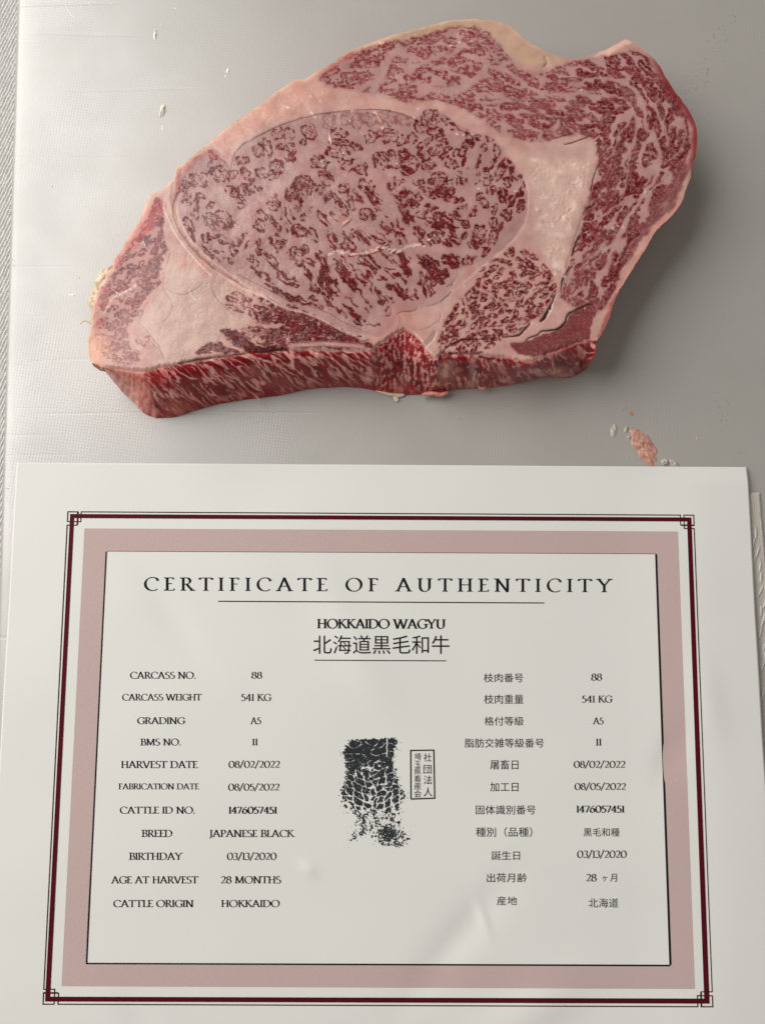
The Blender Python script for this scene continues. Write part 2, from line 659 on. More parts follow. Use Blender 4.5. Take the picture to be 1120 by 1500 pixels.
def strip(name, pairs, mat, dz=INK, n=60):
    """ribbon on the sheet: list of (outer_px, inner_px) corner pairs, straight between, subdivided"""
    vv, fs = [], []
    us, vs2, ui, vi = [], [], [], []
    for (a0, b0), (a1, b1) in zip(pairs[:-1], pairs[1:]):
        Lp = math.hypot(a1[0] - a0[0], a1[1] - a0[1])
        k = max(1, int(Lp / 4))
        for i in range(k):
            t = i / k
            us.append((a0[0] + (a1[0] - a0[0]) * t, a0[1] + (a1[1] - a0[1]) * t))
            ui.append((b0[0] + (b1[0] - b0[0]) * t, b0[1] + (b1[1] - b0[1]) * t))
    us.append(pairs[-1][0])
    ui.append(pairs[-1][1])
    us, ui = np.array(us), np.array(ui)
    m = len(us)
    rows = []
    K = 3
    for j in range(K):
        t = j / (K - 1)
        q = us * (1 - t) + ui * t
        x, y, z = on_paper(q[:, 0], q[:, 1], dz)
        rows.append(np.stack([x, y, z], 1))
    V = np.concatenate(rows) - CO
    for j in range(K - 1):
        for i in range(m - 1):
            fs.append((j * m + i, j * m + i + 1, (j + 1) * m + i + 1, (j + 1) * m + i))
    o = make_mesh(name, V, fs, mat, cert, shade=True)
    # faces up
    if o.data.polygons[0].normal.z < 0:
        o.data.flip_normals()
    return o


def line(name, pts, w, mat, dz=INK, w1=None):
    """thin printed line through photo pixels"""
    pts = [np.array(p, float) for p in pts]
    pairs = []
    for i, p in enumerate(pts):
        wi = w if w1 is None else w + (w1 - w) * i / (len(pts) - 1)
        d0 = pts[i] - pts[i - 1] if i > 0 else pts[i + 1] - pts[i]
        d1 = pts[i + 1] - pts[i] if i < len(pts) - 1 else pts[i] - pts[i - 1]
        d0 = d0 / np.linalg.norm(d0)
        d1 = d1 / np.linalg.norm(d1)
        n0 = np.array([-d0[1], d0[0]])
        n1 = np.array([-d1[1], d1[0]])
        nn = n0 + n1
        nn = nn / max(np.linalg.norm(nn), 1e-6)
        k = wi / 2 / max(0.35, float(nn @ n0))
        pairs.append((tuple(p + nn * k), tuple(p - nn * k)))
    return strip(name, pairs, mat, dz)


# pink band (a ring, so nothing lies under it but the sheet)
po = [(124, 774), (992, 778.5), (1017, 1448.6), (90.3, 1444.6)]
pi_ = [(157.5, 807.5), (958.5, 811), (979.5, 1415.6), (125, 1412.8)]
strip('pink_band', [(a, b) for a, b in zip(po + po[:1], pi_ + pi_[:1])], M_pink, 0.00008)
# thick maroon rule
to = [(103, 752.8), (1011.8, 758), (1038.6, 1470.2), (66.2, 1467)]
ti = [(108.8, 758.8), (1005.6, 763.8), (1030.6, 1462.8), (73.7, 1460)]
strip('maroon_rule', [(a, b) for a, b in zip(to + to[:1], ti + ti[:1])], M_maroon, 0.00013)
# thin interlocking outline with square knots at the corners
C4 = [np.array(p) for p in ((99.6, 749.6), (1015.2, 754.6), (1043.2, 1474.8), (63.2, 1471))]
for i in range(4):
    c, nx_, pv = C4[i], C4[(i + 1) % 4], C4[i - 1]
    sc = 1.0 if i < 2 else 1.12
    a = (nx_ - c) / np.linalg.norm(nx_ - c)
    b = (pv - c) / np.linalg.norm(pv - c)
    j = (i + 1) % 4
    scj = 1.0 if j < 2 else 1.12
    c2 = C4[j]
    a2 = (C4[(j + 1) % 4] - c2) / np.linalg.norm(C4[(j + 1) % 4] - c2)
    L1, L2 = 15.5, 19.6
    # long side rule from this corner's knot to the next corner's knot
    p0 = c + a * L2 * sc
    q0 = c2 - a * L2 * scj
    line('thin_rule', [c + b * L1 * sc * 0.93 + a * 0.9, p0 + b * L1 * sc * 0.93, p0, q0, q0 + a2 * L1 * scj * 0.93, c2 + a2 * L1 * scj * 0.93 - a * 0.9], 1.5 * sc, M_thin, INK)
    # the corner square, closed by the neighbouring rules
    line('corner_square', [c + b * L2 * sc * 0.0 + b * 15.0 * sc, c, c + a * 15.2 * sc, c + a * 15.2 * sc + b * 18.9 * sc], 1.5 * sc, M_thin, 0.00011)

# inner panel rules
line('panel_rule', [(155.8, 808), (127, 1410.8)], 1.9, M_black, 0.00011, 2.3)
line('panel_rule', [(126, 1411.4), (981, 1414.4)], 2.2, M_black, 0.00013, 2.5)
line('panel_rule', [(960.3, 811.5), (981.3, 1413.5)], 3.0, M_black, 0.00011, 3.4)
line('panel_rule', [(156.5, 807.3), (958.5, 811.2)], 0.6, M_thin, 0.00012)
line('title_underline', [(319.5, 880.7), (796.5, 883.2)], 1.5, M_black, 0.00011)
line('subtitle_underline', [(460.5, 967), (653, 968)], 1.3, M_black, 0.00011)


# ---- Latin letters: pen strokes with thick/thin contrast and small serifs
def arc(cx, cy, rx, ry, a0, a1, n=12):
    return [(cx + rx * math.cos(math.radians(a0 + (a1 - a0) * k / n)), cy + ry * math.sin(math.radians(a0 + (a1 - a0) * k / n))) for k in range(n + 1)]


def SF(*xs):
    return list(xs)


G = {}
H = 0.085


def g(ch, adv, strokes, serifs=()):
    G[ch] = (adv, strokes, serifs)


g('I', .30, [[(.15, 0), (.15, 1)]], [(.15, 0), (.15, 1)])
g('H', .86, [[(.16, 0), (.16, 1)], [(.70, 0), (.70, 1)], [(.16, .52), (.70, .52)]], [(.16, 0), (.16, 1), (.70, 0), (.70, 1)])
g('T', .76, [[(.38, 0), (.38, .97)], [(.04, .97), (.72, .97)], [(.04, .97), (.02, .84)], [(.72, .97), (.74, .84)]], [(.38, 0)])
g('E', .58, [[(.16, 0), (.16, 1)], [(.16, .97), (.50, .97), (.51, .86)], [(.16, .53), (.44, .53)], [(.16, .03), (.53, .03), (.56, .15)]], [(.12, 0), (.12, 1)])
g('F', .56, [[(.16, 0), (.16, 1)], [(.16, .97), (.50, .97), (.51, .85)], [(.16, .52), (.44, .52)]], [(.16, 0), (.12, 1)])
g('L', .56, [[(.16, 0), (.16, 1)], [(.16, .03), (.50, .03), (.54, .17)]], [(.12, 0), (.16, 1)])
g('C', .84, [arc(.50, .5, .42, .5, 48, 312, 20), [(.78, .87), (.79, .74)]], [])
g('G', .88, [arc(.50, .5, .42, .5, 48, 318, 20), [(.78, .87), (.79, .74)], [(.78, .10), (.78, .42)]], [(.78, .42)])
g('O', .98, [arc(.49, .5, .42, .5, 70, 430, 28)], [])
g('Q', .98, [arc(.49, .5, .42, .5, 70, 430, 28), [(.5, 0), (.85, -.2)]], [])
g('D', .90, [[(.16, 0), (.16, 1)], [(.16, .98), (.38, .98)] + arc(.38, .5, .44, .48, 90, -90, 16) + [(.16, .02)]], [(.11, 0), (.11, 1)])
g('B', .66, [[(.16, 0), (.16, 1)], [(.16, .98)] + arc(.34, .755, .20, .225, 90, -90, 10) + [(.16, .53)], [(.16, .53)] + arc(.36, .275, .24, .255, 90, -90, 12) + [(.16, .02)]], [(.11, 0), (.11, 1)])
g('P', .62, [[(.16, 0), (.16, 1)], [(.16, .98)] + arc(.34, .72, .23, .26, 90, -90, 12) + [(.16, .46)]], [(.16, 0), (.11, 1)])
g('R', .74, [[(.16, 0), (.16, 1)], [(.16, .98)] + arc(.33, .74, .22, .24, 90, -90, 12) + [(.16, .50)], [(.36, .50), (.52, .24), (.70, .01)]], [(.16, 0), (.11, 1), (.70, 0.0)])
g('K', .78, [[(.16, 0), (.16, 1)], [(.16, .45), (.62, 1)], [(.30, .60), (.52, .28), (.74, .01)]], [(.16, 0), (.16, 1), (.62, 1), (.73, 0)])
g('A', .86, [[(.08, 0), (.42, 1.02)], [(.40, 1.02), (.76, 0)], [(.20, .36), (.63, .36)]], [(.08, 0), (.76, 0)])
g('V', .84, [[(.08, 1), (.42, -.02)], [(.42, -.02), (.76, 1)]], [(.08, 1), (.76, 1)])
g('W', 1.24, [[(.08, 1), (.36, -.02)], [(.36, -.02), (.63, .98)], [(.60, .98), (.88, -.02)], [(.88, -.02), (1.16, 1)]], [(.08, 1), (1.16, 1), (.60, 1)])
g('Y', .78, [[(.06, 1), (.39, .48)], [(.39, .48), (.72, 1)], [(.39, 0), (.39, .50)]], [(.06, 1), (.72, 1), (.39, 0)])
g('N', .90, [[(.16, 0), (.16, 1)], [(.14, 1), (.74, -.02)], [(.74, 0), (.74, 1)]], [(.16, 0), (.10, 1), (.74, 1)])
g('M', 1.06, [[(.14, 0), (.18, 1)], [(.18, 1), (.52, .05)], [(.52, .05), (.86, 1)], [(.86, 1), (.92, 0)]], [(.14, 0), (.92, 0), (.15, 1), (.89, 1)])
g('U', .88, [[(.16, 1), (.16, .36)] + arc(.43, .36, .27, .36, 180, 360, 14) + [(.70, 1)]], [(.16, 1), (.70, 1)])
g('S', .58, [arc(.29, .76, .19, .23, 40, 250, 12) + arc(.29, .26, .23, .26, 75, -140, 14)], [])
g('J', .34, [[(.18, 1), (.18, .08), (.10, -.14), (-.02, -.20)]], [(.18, 1)])
g('0', .74, [arc(.37, .5, .30, .5, 70, 430, 26)], [])
g('1', .34, [[(.18, 0), (.18, 1)], [(.18, 1), (.06, .90)]], [(.18, 0)])
g('2', .60, [arc(.29, .74, .21, .25, 160, -30, 12) + [(.32, .34), (.07, .04)], [(.06, .05), (.48, .05), (.55, .16)]], [])
g('3', .58, [arc(.27, .76, .19, .23, 155, -75, 12), arc(.26, .27, .24, .27, 90, -150, 14)], [])
g('4', .66, [[(.44, 0), (.44, 1)], [(.44, 1), (.05, .30)], [(.05, .30), (.62, .30)]], [(.44, 0)])
g('5', .58, [[(.16, .97), (.49, .97)], [(.16, .97), (.14, .55)], [(.14, .55)] + arc(.25, .30, .25, .30, 100, -140, 14)], [])
g('6', .66, [[(.54, 1.02), (.28, .80), (.10, .45)], arc(.33, .31, .24, .31, 150, -210, 20)], [])
g('7', .58, [[(.05, .84), (.07, .96), (.54, .96)], [(.54, .96), (.20, 0)]], [])
g('8', .62, [arc(.31, .76, .19, .23, 70, 430, 18), arc(.31, .27, .24, .27, 70, 430, 20)], [])
g('/', .50, [[(.02, -.12), (.46, 1.12)]], [])
g('.', .26, [arc(.12, .05, .03, .03, 0, 360, 8)], [])
_gc = {}


def pen_w(dx, dy, thick, thin):
    a = math.atan2(dy, dx)
    return max(thin, thick * abs(math.sin(a - math.radians(18))) ** 1.3)


def glyph(ch, thick, thin):
    key = (ch, thick, thin)
    if key in _gc:
        return _gc[key]
    adv, strokes, serifs = G[ch]
    quads = []
    for s in strokes:
        n = len(s)
        Lf, Rt = [], []
        for i in range(n):
            p = s[i]
            q0 = s[i - 1] if i > 0 else None
            q1 = s[i + 1] if i < n - 1 else None
            if i == 0 and abs(s[0][0] - s[-1][0]) + abs(s[0][1] - s[-1][1]) < 1e-6:
                q0 = s[-2]
            if i == n - 1 and abs(s[0][0] - s[-1][0]) + abs(s[0][1] - s[-1][1]) < 1e-6:
                q1 = s[1]
            q0 = q0 or p
            q1 = q1 or p
            dx, dy = q1[0] - q0[0], q1[1] - q0[1]
            l = math.hypot(dx, dy) or 1
            dx, dy = dx / l, dy / l
            w = pen_w(dx, dy, thick, thin) / 2
            Lf.append((p[0] - dy * w, p[1] + dx * w))
            Rt.append((p[0] + dy * w, p[1] - dx * w))
        for i in range(n - 1):
            quads.append([Lf[i], Lf[i + 1], Rt[i + 1], Rt[i]])
    for sx, sy in serifs:
        hw = 0.10 + thick * 0.55
        yy = min(max(sy, 0.0), 1.0)
        if sy > .9:
            quads.append([(sx - hw, 1.0), (sx + hw, 1.0), (sx + thick * .5, .91), (sx - thick * .5, .91)][::-1])
        elif sy < .1:
            quads.append([(sx - hw, 0.0), (sx + hw, 0.0), (sx + thick * .5, .09), (sx - thick * .5, .09)])
        else:
            quads.append([(sx - hw, sy), (sx + hw, sy), (sx + hw, sy + thin), (sx - hw, sy + thin)])
    vv, ff = [], []
    for q in quads:
        ar = sum(q[i][0] * q[(i + 1) % 4][1] - q[(i + 1) % 4][0] * q[i][1] for i in range(4))
        if ar < 0:
            q = q[::-1]
        if abs(ar) < 1e-5:
            continue
        k = len(vv)
        vv += [Vector(p) for p in q]
        ff.append([k, k + 1, k + 2, k + 3])
    r = delaunay_2d_cdt(vv, [], ff, 0, 1e-5)
    _gc[key] = (adv, np.array([tuple(v) for v in r[0]]), [tuple(f) for f, og in zip(r[2], r[5]) if len(og)])
    return _gc[key]


def place(name, V2, faces, x0, x1, yb0, yb1, cap, mat=M_black, dz=0.00010):
    """V2 in text units (y up); map x range 0..xmax to x0..x1 px, baseline yb0->yb1, cap height px"""
    xmin, xmax = V2[:, 0].min(), V2[:, 0].max()
    t = (V2[:, 0] - xmin) / (xmax - xmin)
    u = x0 + t * (x1 - x0)
    v = yb0 + t * (yb1 - yb0) - V2[:, 1] * cap
    x, y, z = on_paper(u, v, dz)
    V = np.stack([x, y, z], 1) - CO
    o = make_mesh(name, V, faces, mat, cert, shade=False)
    nz = np.zeros(len(o.data.polygons) * 3, np.float32)
    o.data.polygons.foreach_get('normal', nz)
    if nz.reshape(-1, 3)[:, 2].mean() < 0:
        o.data.flip_normals()
    return o


def latin(txt, x0, x1, yb, cap, thick=.165, thin=.075, space=0.0, yb1=None, name='printed_text'):
    V, Fc, x = [], [], 0.0
    n = 0
    for ch in txt:
        if ch == ' ':
            x += 0.36 + space
            continue
        adv, gv, gf = glyph(ch, thick, thin)
        V.append(gv + np.array([x, 0]))
        Fc += [tuple(i + n for i in f) for f in gf]
        n += len(gv)
        x += adv + space
    return place(name, np.concatenate(V), Fc, x0, x1, yb, yb if yb1 is None else yb1, cap)


def cjk(txt, x0, x1, yt, yb, off=0.0, name='printed_text', rot=0, thickmul=1):
    cu = bpy.data.curves.new('t', 'FONT')
    cu.body = txt
    cu.resolution_u = 3
    cu.offset = off
    ob = bpy.data.objects.new('t', cu)
    COL.objects.link(ob)
    bpy.context.view_layer.update()
    dg = bpy.context.evaluated_depsgraph_get()
    me = ob.evaluated_get(dg).to_mesh()
    n = len(me.vertices)
    co = np.zeros(n * 3, np.float32)
    me.vertices.foreach_get('co', co)
    V = co.reshape(-1, 3)[:, :2].astype(float)
    Fc = [tuple(p.vertices) for p in me.polygons]
    ob.evaluated_get(dg).to_mesh_clear()
    bpy.data.objects.remove(ob)
    bpy.data.curves.remove(cu)
    V[:, 1] -= V[:, 1].min()
    hh = V[:, 1].max()
    V[:, 1] /= hh
    return place(name, V, Fc, x0, x1, yb, yb, yb - yt)


t_title = latin('CERTIFICATE OF AUTHENTICITY', 211, 897.5, 865, 19.3, .155, .06, .34, 867.4, 'title_lettering')
latin('HOKKAIDO WAGYU', 463.5, 653, 920.3, 13.6, .19, .09, -.02, 920.8, 'subtitle_lettering')
cjk('北海道黒毛和牛', 458.5, 658, 930.5, 958, 0, 'subtitle_lettering')
for txt, a, b, yb, cap in (
        ('CARCASS NO.', 190.5, 286.8, 994, 9.8), ('CARCASS WEIGHT', 179, 296, 1026, 9.5), ('GRADING', 201, 272, 1060.5, 9.7), ('BMS NO.', 205, 265, 1091.8, 9.7),
        ('HARVEST DATE', 177, 290, 1125, 10.2), ('FABRICATION DATE', 173, 292, 1156.2, 8.5), ('CATTLE ID NO.', 175.5, 285.8, 1191.7, 10), ('BREED', 206.7, 252.5, 1226, 10.4),
        ('BIRTHDAY', 188.3, 268.3, 1259.5, 10.4), ('AGE AT HARVEST', 162, 291, 1294, 10.3), ('CATTLE ORIGIN', 166, 284, 1328.7, 10.2),
        ('88', 368, 384, 993.8, 9.5), ('541 KG', 353, 398, 1026.6, 10), ('A5', 366, 382.4, 1060.6, 9.7), ('11', 368.8, 378, 1091.7, 9.6), ('08/02/2022', 334.6, 410, 1124.6, 9.9),
        ('08/05/2022', 334, 409.3, 1157.9, 9.8), ('JAPANESE BLACK', 306.5, 432.2, 1226, 10.3), ('03/13/2020', 332.3, 405, 1259.6, 10.4),
        ('28 MONTHS', 323.7, 411.6, 1294, 10.4), ('HOKKAIDO', 323.5, 409.8, 1328.7, 10.2),
        ('88', 865, 881.3, 996.8, 10), ('541 KG', 851.5, 897, 1029, 10), ('A5', 867, 883.4, 1060.9, 9.7), ('11', 871.6, 881, 1092, 9.8), ('08/02/2022', 839.5, 915.3, 1124.6, 9.8),
        ('08/05/2022', 840.7, 916, 1157, 9.8), ('03/13/2020', 844.5, 917.3, 1256.6, 10.5), ('28', 858, 873.3, 1291, 10.6)):
    latin(txt, a, b, yb, cap)
latin('1476057451', 334.3, 406.3, 1191.8, 10, .21, .09)
latin('1476057451', 843, 914.6, 1190.2, 10, .21, .09)
for txt, a, b, yt, yb in (
        ('枝肉番号', 708, 765.6, 986.3, 999.3), ('枝肉重量', 708.5, 766, 1017.3, 1031), ('格付等級', 709, 766.4, 1049.6, 1062.8), ('脂肪交雑等級番号', 680, 796, 1081.6, 1095),
        ('屠畜日', 717.3, 758.6, 1113, 1127), ('加工日', 717.3, 758.6, 1146, 1159.4), ('固体識別番号', 696.4, 783.8, 1179.6, 1193), ('種別（品種）', 696.4, 779, 1211.6, 1225.8),
        ('誕生日', 719.3, 761, 1246.6, 1259.6), ('出荷月齢', 712.6, 771, 1279, 1292.4), ('産地', 727.2, 756.6, 1313, 1326),
        ('黒毛和種', 854, 906.6, 1213, 1225.3), ('ヶ', 881.5, 889, 1283, 1291), ('月', 893, 903, 1280, 1291.5), ('北海道', 861.3, 904.8, 1315.8, 1329.4)):
    cjk(txt, a, b, yt, yb)

# seal
line('seal_frame', [(601.6, 1170.5), (601.2, 1099.3), (635, 1098.8), (636.3, 1169.2), (601.6, 1170.5)], 1.9, M_black, 0.00011)
for ch, x, y, s in (('社', 625.8, 1109.5, 12.5), ('団', 625.8, 1127, 13), ('法', 626.3, 1142.5, 13.5), ('人', 626.5, 1160, 14),
                    ('埼', 611.5, 1108, 10.5), ('玉', 611.3, 1119.3, 10), ('県', 611.3, 1129.8, 10.5), ('畜', 611.3, 1140.3, 10.5), ('産', 611.3, 1151.3, 11), ('会', 611.5, 1162.8, 11.5)):
    cjk(ch, x - s * .46, x + s * .46, y - s * .48, y + s * .48, 0.0, 'seal_character')


# inked rib-eye rubbing: fields on a fine grid, only inked cells are kept
def rubbing():
    st = 0.45
    us = np.arange(494, 604, st)
    vs2 = np.arange(1076, 1244, st)
    U, V = np.meshgrid(us, vs2)
    wu = U + 3.4 * noise(U / 11, V / 11, 31) + 1.0 * noise(U / 3.5, V / 3.5, 32)
    wv = V + 3.4 * noise(U / 11, V / 11, 33) + 1.0 * noise(U / 3.5, V / 3.5, 34)
    body = [(516, 1082), (580, 1081), (579, 1095), (576, 1108), (577, 1125), (582, 1140), (586, 1155), (592, 1165), (588, 1180), (592, 1190), (583, 1200),
            (585, 1215), (598, 1225), (598, 1237), (575, 1239), (548, 1235), (543, 1220), (543, 1195), (536, 1200), (538, 1215), (528, 1226), (512, 1233),
            (520, 1212), (524, 1200), (508, 1190), (500, 1172), (499, 1158), (503, 1148), (508, 1130), (504, 1115), (503, 1100), (510, 1088)]
    d = sdf(wu, wv, body)
    # anisotropic worley: seeds with an angle that fans out from the centre line
    r = np.random.RandomState(5)
    seeds = []
    for y in np.arange(1104, 1190, 9.5):
        for side in (-1, 1):
            for k in range(5):
                x = 541 + side * (5 + 11.5 * k) + r.uniform(-3.5, 3.5)
                seeds.append((x, y - k * 5.5 + r.uniform(-3, 3) + 8, side * 38 if True else 0))
    best = np.full(U.shape, 1e9)
    sec = np.full(U.shape, 1e9)
    for x, y, a in seeds:
        ca, sa = math.cos(math.radians(a if a < 0 else a)), math.sin(math.radians(a))
        # left side runs down to the right, right side down to the left
        ang = math.radians(42 if a < 0 else -42)
        ca, sa = math.cos(ang), math.sin(ang)
        p = (wu - x) * ca + (wv - y) * sa
        q = -(wu - x) * sa + (wv - y) * ca
        dd = np.sqrt((p / 9.0) ** 2 + (q / 4.2) ** 2)
        sec = np.where(dd < best, best, np.minimum(sec, dd))
        best = np.minimum(best, dd)
    edge = (sec - best) * 5.0
    gap = 0.75 + 1.3 * smooth(1150, 1190, V)
    f = edge - gap
    # solid upper part with a few cracks
    top = smooth(1122, 1108, V + 6 * noise(U / 14, V / 14, 41) - 0.2 * np.abs(U - 541))
    crack = np.abs(noise(U / 17, V / 12, 43)) * 9 - 0.35 + 0.5 * noise(U / 5, V / 5, 44)
    f = f * (1 - top) + np.minimum(crack, 3) * top
    line_v = np.abs(U - 566.5 - 0.4 * noise(V / 6, V * 0, 45)) - 0.9
    f = np.where((V < 1108), np.minimum(f, line_v), f)
    # lower blob and specks
    low = smooth(1178, 1192, V)
    sp = (noise(U / 3.0, V / 3.0, 51) + 0.45 * noise(U / 1.4, V / 1.4, 52) + 0.7 * noise(U / 8, V / 8, 54) - 0.1) * 3.4
    f = f * (1 - low) + sp * low
    bl = np.exp(-(((U - 568) / 14) ** 2 + ((V - 1222) / 12) ** 2)) * 3.4 - 1.6
    bl = bl + 1.3 * noise(U / 2.2, V / 2.2, 53)
    f = np.maximum(f, np.where(V > 1205, bl, -5))
    # ink skips
    skip = -0.18 + 1.35 * noise(U / 1.6, V / 1.6, 61) + 0.6 * noise(U / 3.2, V / 3.2, 62)
    f = np.minimum(f, 1.5 + 0) - 1.45 * np.clip(skip, 0, 2) * (0.7 + 0.6 * smooth(1120, 1190, V))
    f = f - 2.2 * (r.rand(*f.shape) > (0.74 + 0.1 * smooth(1112, 1100, V)))
    # ragged border: break up near the outline
    rag = d + 5.0 * noise(U / 3.0, V / 3.0, 63) * smooth(9, 0, d)
    rag = np.where(V < 1084, np.minimum(rag, d), rag)
    f = np.minimum(f, rag * 1.2)
    # stray specks around
    out = (noise(U / 1.5, V / 1.5, 71) - 0.72) * 4
    near = smooth(-16, -2, d) * smooth(1090, 1100, V) * ((U > 575) | (V > 1180) | (U < 515))
    near = np.maximum(near, np.exp(-((U - 586) / 9) ** 2 - ((V - 1085) / 5) ** 2) * 1.2)
    f = np.maximum(f, out + near * 1.2 - 0.9)
    c = (f > 0)
    cells = c[:-1, :-1].astype(int) + c[1:, :-1] + c[:-1, 1:] + c[1:, 1:]
    keep = cells >= 2
    x, y, z = on_paper(U, V, 0.00010)
    P = np.stack([x.ravel(), y.ravel(), z.ravel()], 1) - CO
    ix = np.arange(U.size).reshape(U.shape)
    q = np.stack([ix[1:, :-1][keep], ix[1:, 1:][keep], ix[:-1, 1:][keep], ix[:-1, :-1][keep]], 1)
    used, inv = np.unique(q.ravel(), return_inverse=True)
    o = make_mesh('ink_rubbing', P[used], inv.reshape(-1, 4), M_rub, cert, shade=False)
    o['kind'] = 'stuff'


rubbing()


# ------------------------------------------------------------------ paper towel under the certificate's right edge
def napkin():
    root = empty('paper_towel', tuple(float(c) for c in (*unproj(1110, 900, BT), BT)))
    tag(root, 'beige folded paper towel peeking out under the right edge of the certificate', 'paper towel')
    O = np.array(root.location)
    e0 = [(1113.5, 721), (1116, 745), (1116.5, 760), (1120, 790), (1124, 850), (1132, 1000), (1146, 1200), (1160, 1400), (1170, 1560)]
    er = catmull(e0, 12)
    er = np.array(er)
    nu = 90
    vv = []
    ts = np.linspace(0, 1, nu)
    rows = len(er)
    left = np.array([(1070 + (er[i, 1] - 721) * 0.03, er[i, 1]) for i in range(rows)])
    # resample rows evenly
    vy = np.linspace(721, 1560, 520)
    ex = np.interp(vy, er[:, 1], er[:, 0]) + 0.5 * noise(vy / 5, vy * 0, 77)
    lx = 1084 + (vy - 721) * 0.045
    Uu = lx[:, None] + (ex - lx)[:, None] * ts[None, :]
    Vv = vy[:, None] + 0 * Uu
    dist = np.minimum(ex[:, None] - Uu, Vv - 720.5)
    hgt = 0.0009 * np.sqrt(np.clip(dist / 4.0, 0, 1))
    X, Y = unproj(Uu, Vv, BT + 0.001)
    st = np.zeros_like(Uu)
    rr = np.random.RandomState(3)
    for k in range(70):
        cy = 760 + k * 12 + rr.uniform(-4, 4)
        cx = 1106 + rr.uniform(-6, 16) + (cy - 760) * 0.035
        a = math.radians(100 + rr.uniform(-12, 18))
        p = (Uu - cx) * math.cos(a) + (Vv - cy) * math.sin(a)
        q = -(Uu - cx) * math.sin(a) + (Vv - cy) * math.cos(a)
        st = np.maximum(st, np.exp(-(p / 9) ** 2 - (q / 1.7) ** 2))
    Z = BT + 0.0002 + hgt + 0.00045 * st * (dist > 3) + 0.00008 * noise(Uu / 1.5, Vv / 1.5, 12) * (dist > 1)
    P = np.stack([X.ravel(), Y.ravel(), Z.ravel()], 1) - O
    ix = np.arange(Uu.size).reshape(Uu.shape)
    q = np.stack([ix[1:, :-1].ravel(), ix[1:, 1:].ravel(), ix[:-1, 1:].ravel(), ix[:-1, :-1].ravel()], 1)
    make_mesh('folded_layer', P, q, M_napkin, root)
    # raised light stitches as their own pieces
    m = (st > 0.35) & (dist > 3)
    mk = m[:-1, :-1] & m[1:, :-1] & m[:-1, 1:] & m[1:, 1:]
    q2 = np.stack([ix[1:, :-1][mk], ix[1:, 1:][mk], ix[:-1, 1:][mk], ix[:-1, :-1][mk]], 1)
    used, inv = np.unique(q2.ravel(), return_inverse=True)
    P2 = P[used] + np.array([0, 0, 0.00022])
    o = make_mesh('raised_stitching', P2, inv.reshape(-1, 4), M_cloth, root)
    o['kind'] = 'stuff'


napkin()

# ------------------------------------------------------------------ the steak
SIL = [(131, 490), (130, 510), (132, 525), (138, 537), (150, 541), (158, 549), (168, 561), (182, 577), (196, 590), (208, 603), (222, 610.5), (240, 612), (258, 610.5),
       (275, 605), (300, 597), (330, 590), (345, 588), (380, 583), (420, 577), (450, 570), (480, 568), (510, 567), (530, 568.5), (550, 573), (570, 577), (590, 578),
       (620, 577), (640, 577), (655, 576), (662, 571), (700, 569), (740, 565), (775, 558), (800, 553), (825, 554), (842, 550), (857, 541), (867, 527), (872, 511),
       (872.5, 500), (882, 487), (890, 470), (895, 455), (900, 440), (907, 425), (922, 400), (935, 380), (947, 360), (956, 344), (970, 329), (984, 315), (997, 298),
       (1003, 280), (1010, 262), (1012, 246), (1018, 230), (1020, 210), (1019, 187), (1010, 165), (1000, 150), (985, 130), (974, 112), (962, 92), (950, 80), (938, 69),
       (925, 61), (914, 57.5), (900, 66), (880, 75), (860, 82), (840, 86), (825, 85), (805, 78), (785, 68), (765, 55), (750, 42), (740, 35), (720, 30), (700, 28), (680, 28),
       (660, 30), (640, 34.5), (600, 45), (565, 55), (530, 68), (505, 78), (493, 88), (482, 95), (465, 104), (445, 116), (432, 116.5), (420, 124), (400, 138), (370, 160), (345, 178),
       (325, 193), (305, 210), (285, 225), (270, 239), (257, 246), (254, 262), (246, 268), (239, 278), (222, 284), (217, 291), (211, 302), (206, 320), (195, 336), (185, 352), (176, 369),
       (168, 377), (165, 390), (156, 399), (152, 412), (144, 424), (138, 444), (134, 462), (133, 476)]
SIL = catmull(SIL, 3, True)
EDGE_JIT = [(x + 0.9 * float(noise(x / 5, y / 5, 3)) + 0.5 * float(noise(x / 2.2, y / 2.2, 4)), y + 0.9 * float(noise(x / 5, y / 5, 5)) + 0.5 * float(noise(x / 2.2, y / 2.2, 6))) for x, y in SIL]
SIL = EDGE_JIT
CREASE = [(128, 527), (138, 533), (150, 540), (165, 541), (200, 546), (215, 546), (232, 541), (250, 538), (270, 535), (300, 529), (340, 523), (370, 519), (400, 517), (440, 515), (480, 515), (505, 516), (525, 517),
          (545, 516), (552, 508), (565, 500), (580, 490), (592, 486), (605, 492), (615, 503), (625, 517), (637, 528), (645, 521), (665, 521), (700, 522), (740, 526), (770, 533), (790, 528), (800, 520), (830, 510),
          (850, 503), (868, 500), (880, 498)]
EYE = [(342, 242), (341, 230), (350, 214), (375, 198), (410, 181.5), (450, 169), (500, 161.5), (550, 160.5), (575, 163), (600, 170), (612, 172), (625, 160), (642, 162), (655, 172), (668, 182), (690, 192), (715, 200), (735, 215),
       (750, 240), (765, 256), (772, 275), (771, 315), (757, 345), (738, 362), (712, 382), (678, 392), (668, 412), (645, 440), (610, 452), (583, 459), (570, 485), (545, 492), (500, 480), (455, 458), (410, 440), (360, 414),
       (322, 388), (292, 362), (270, 330), (258, 295), (261, 265), (280, 241), (300, 222), (318, 219), (325, 232)]
EYE = catmull(EYE, 3, True)
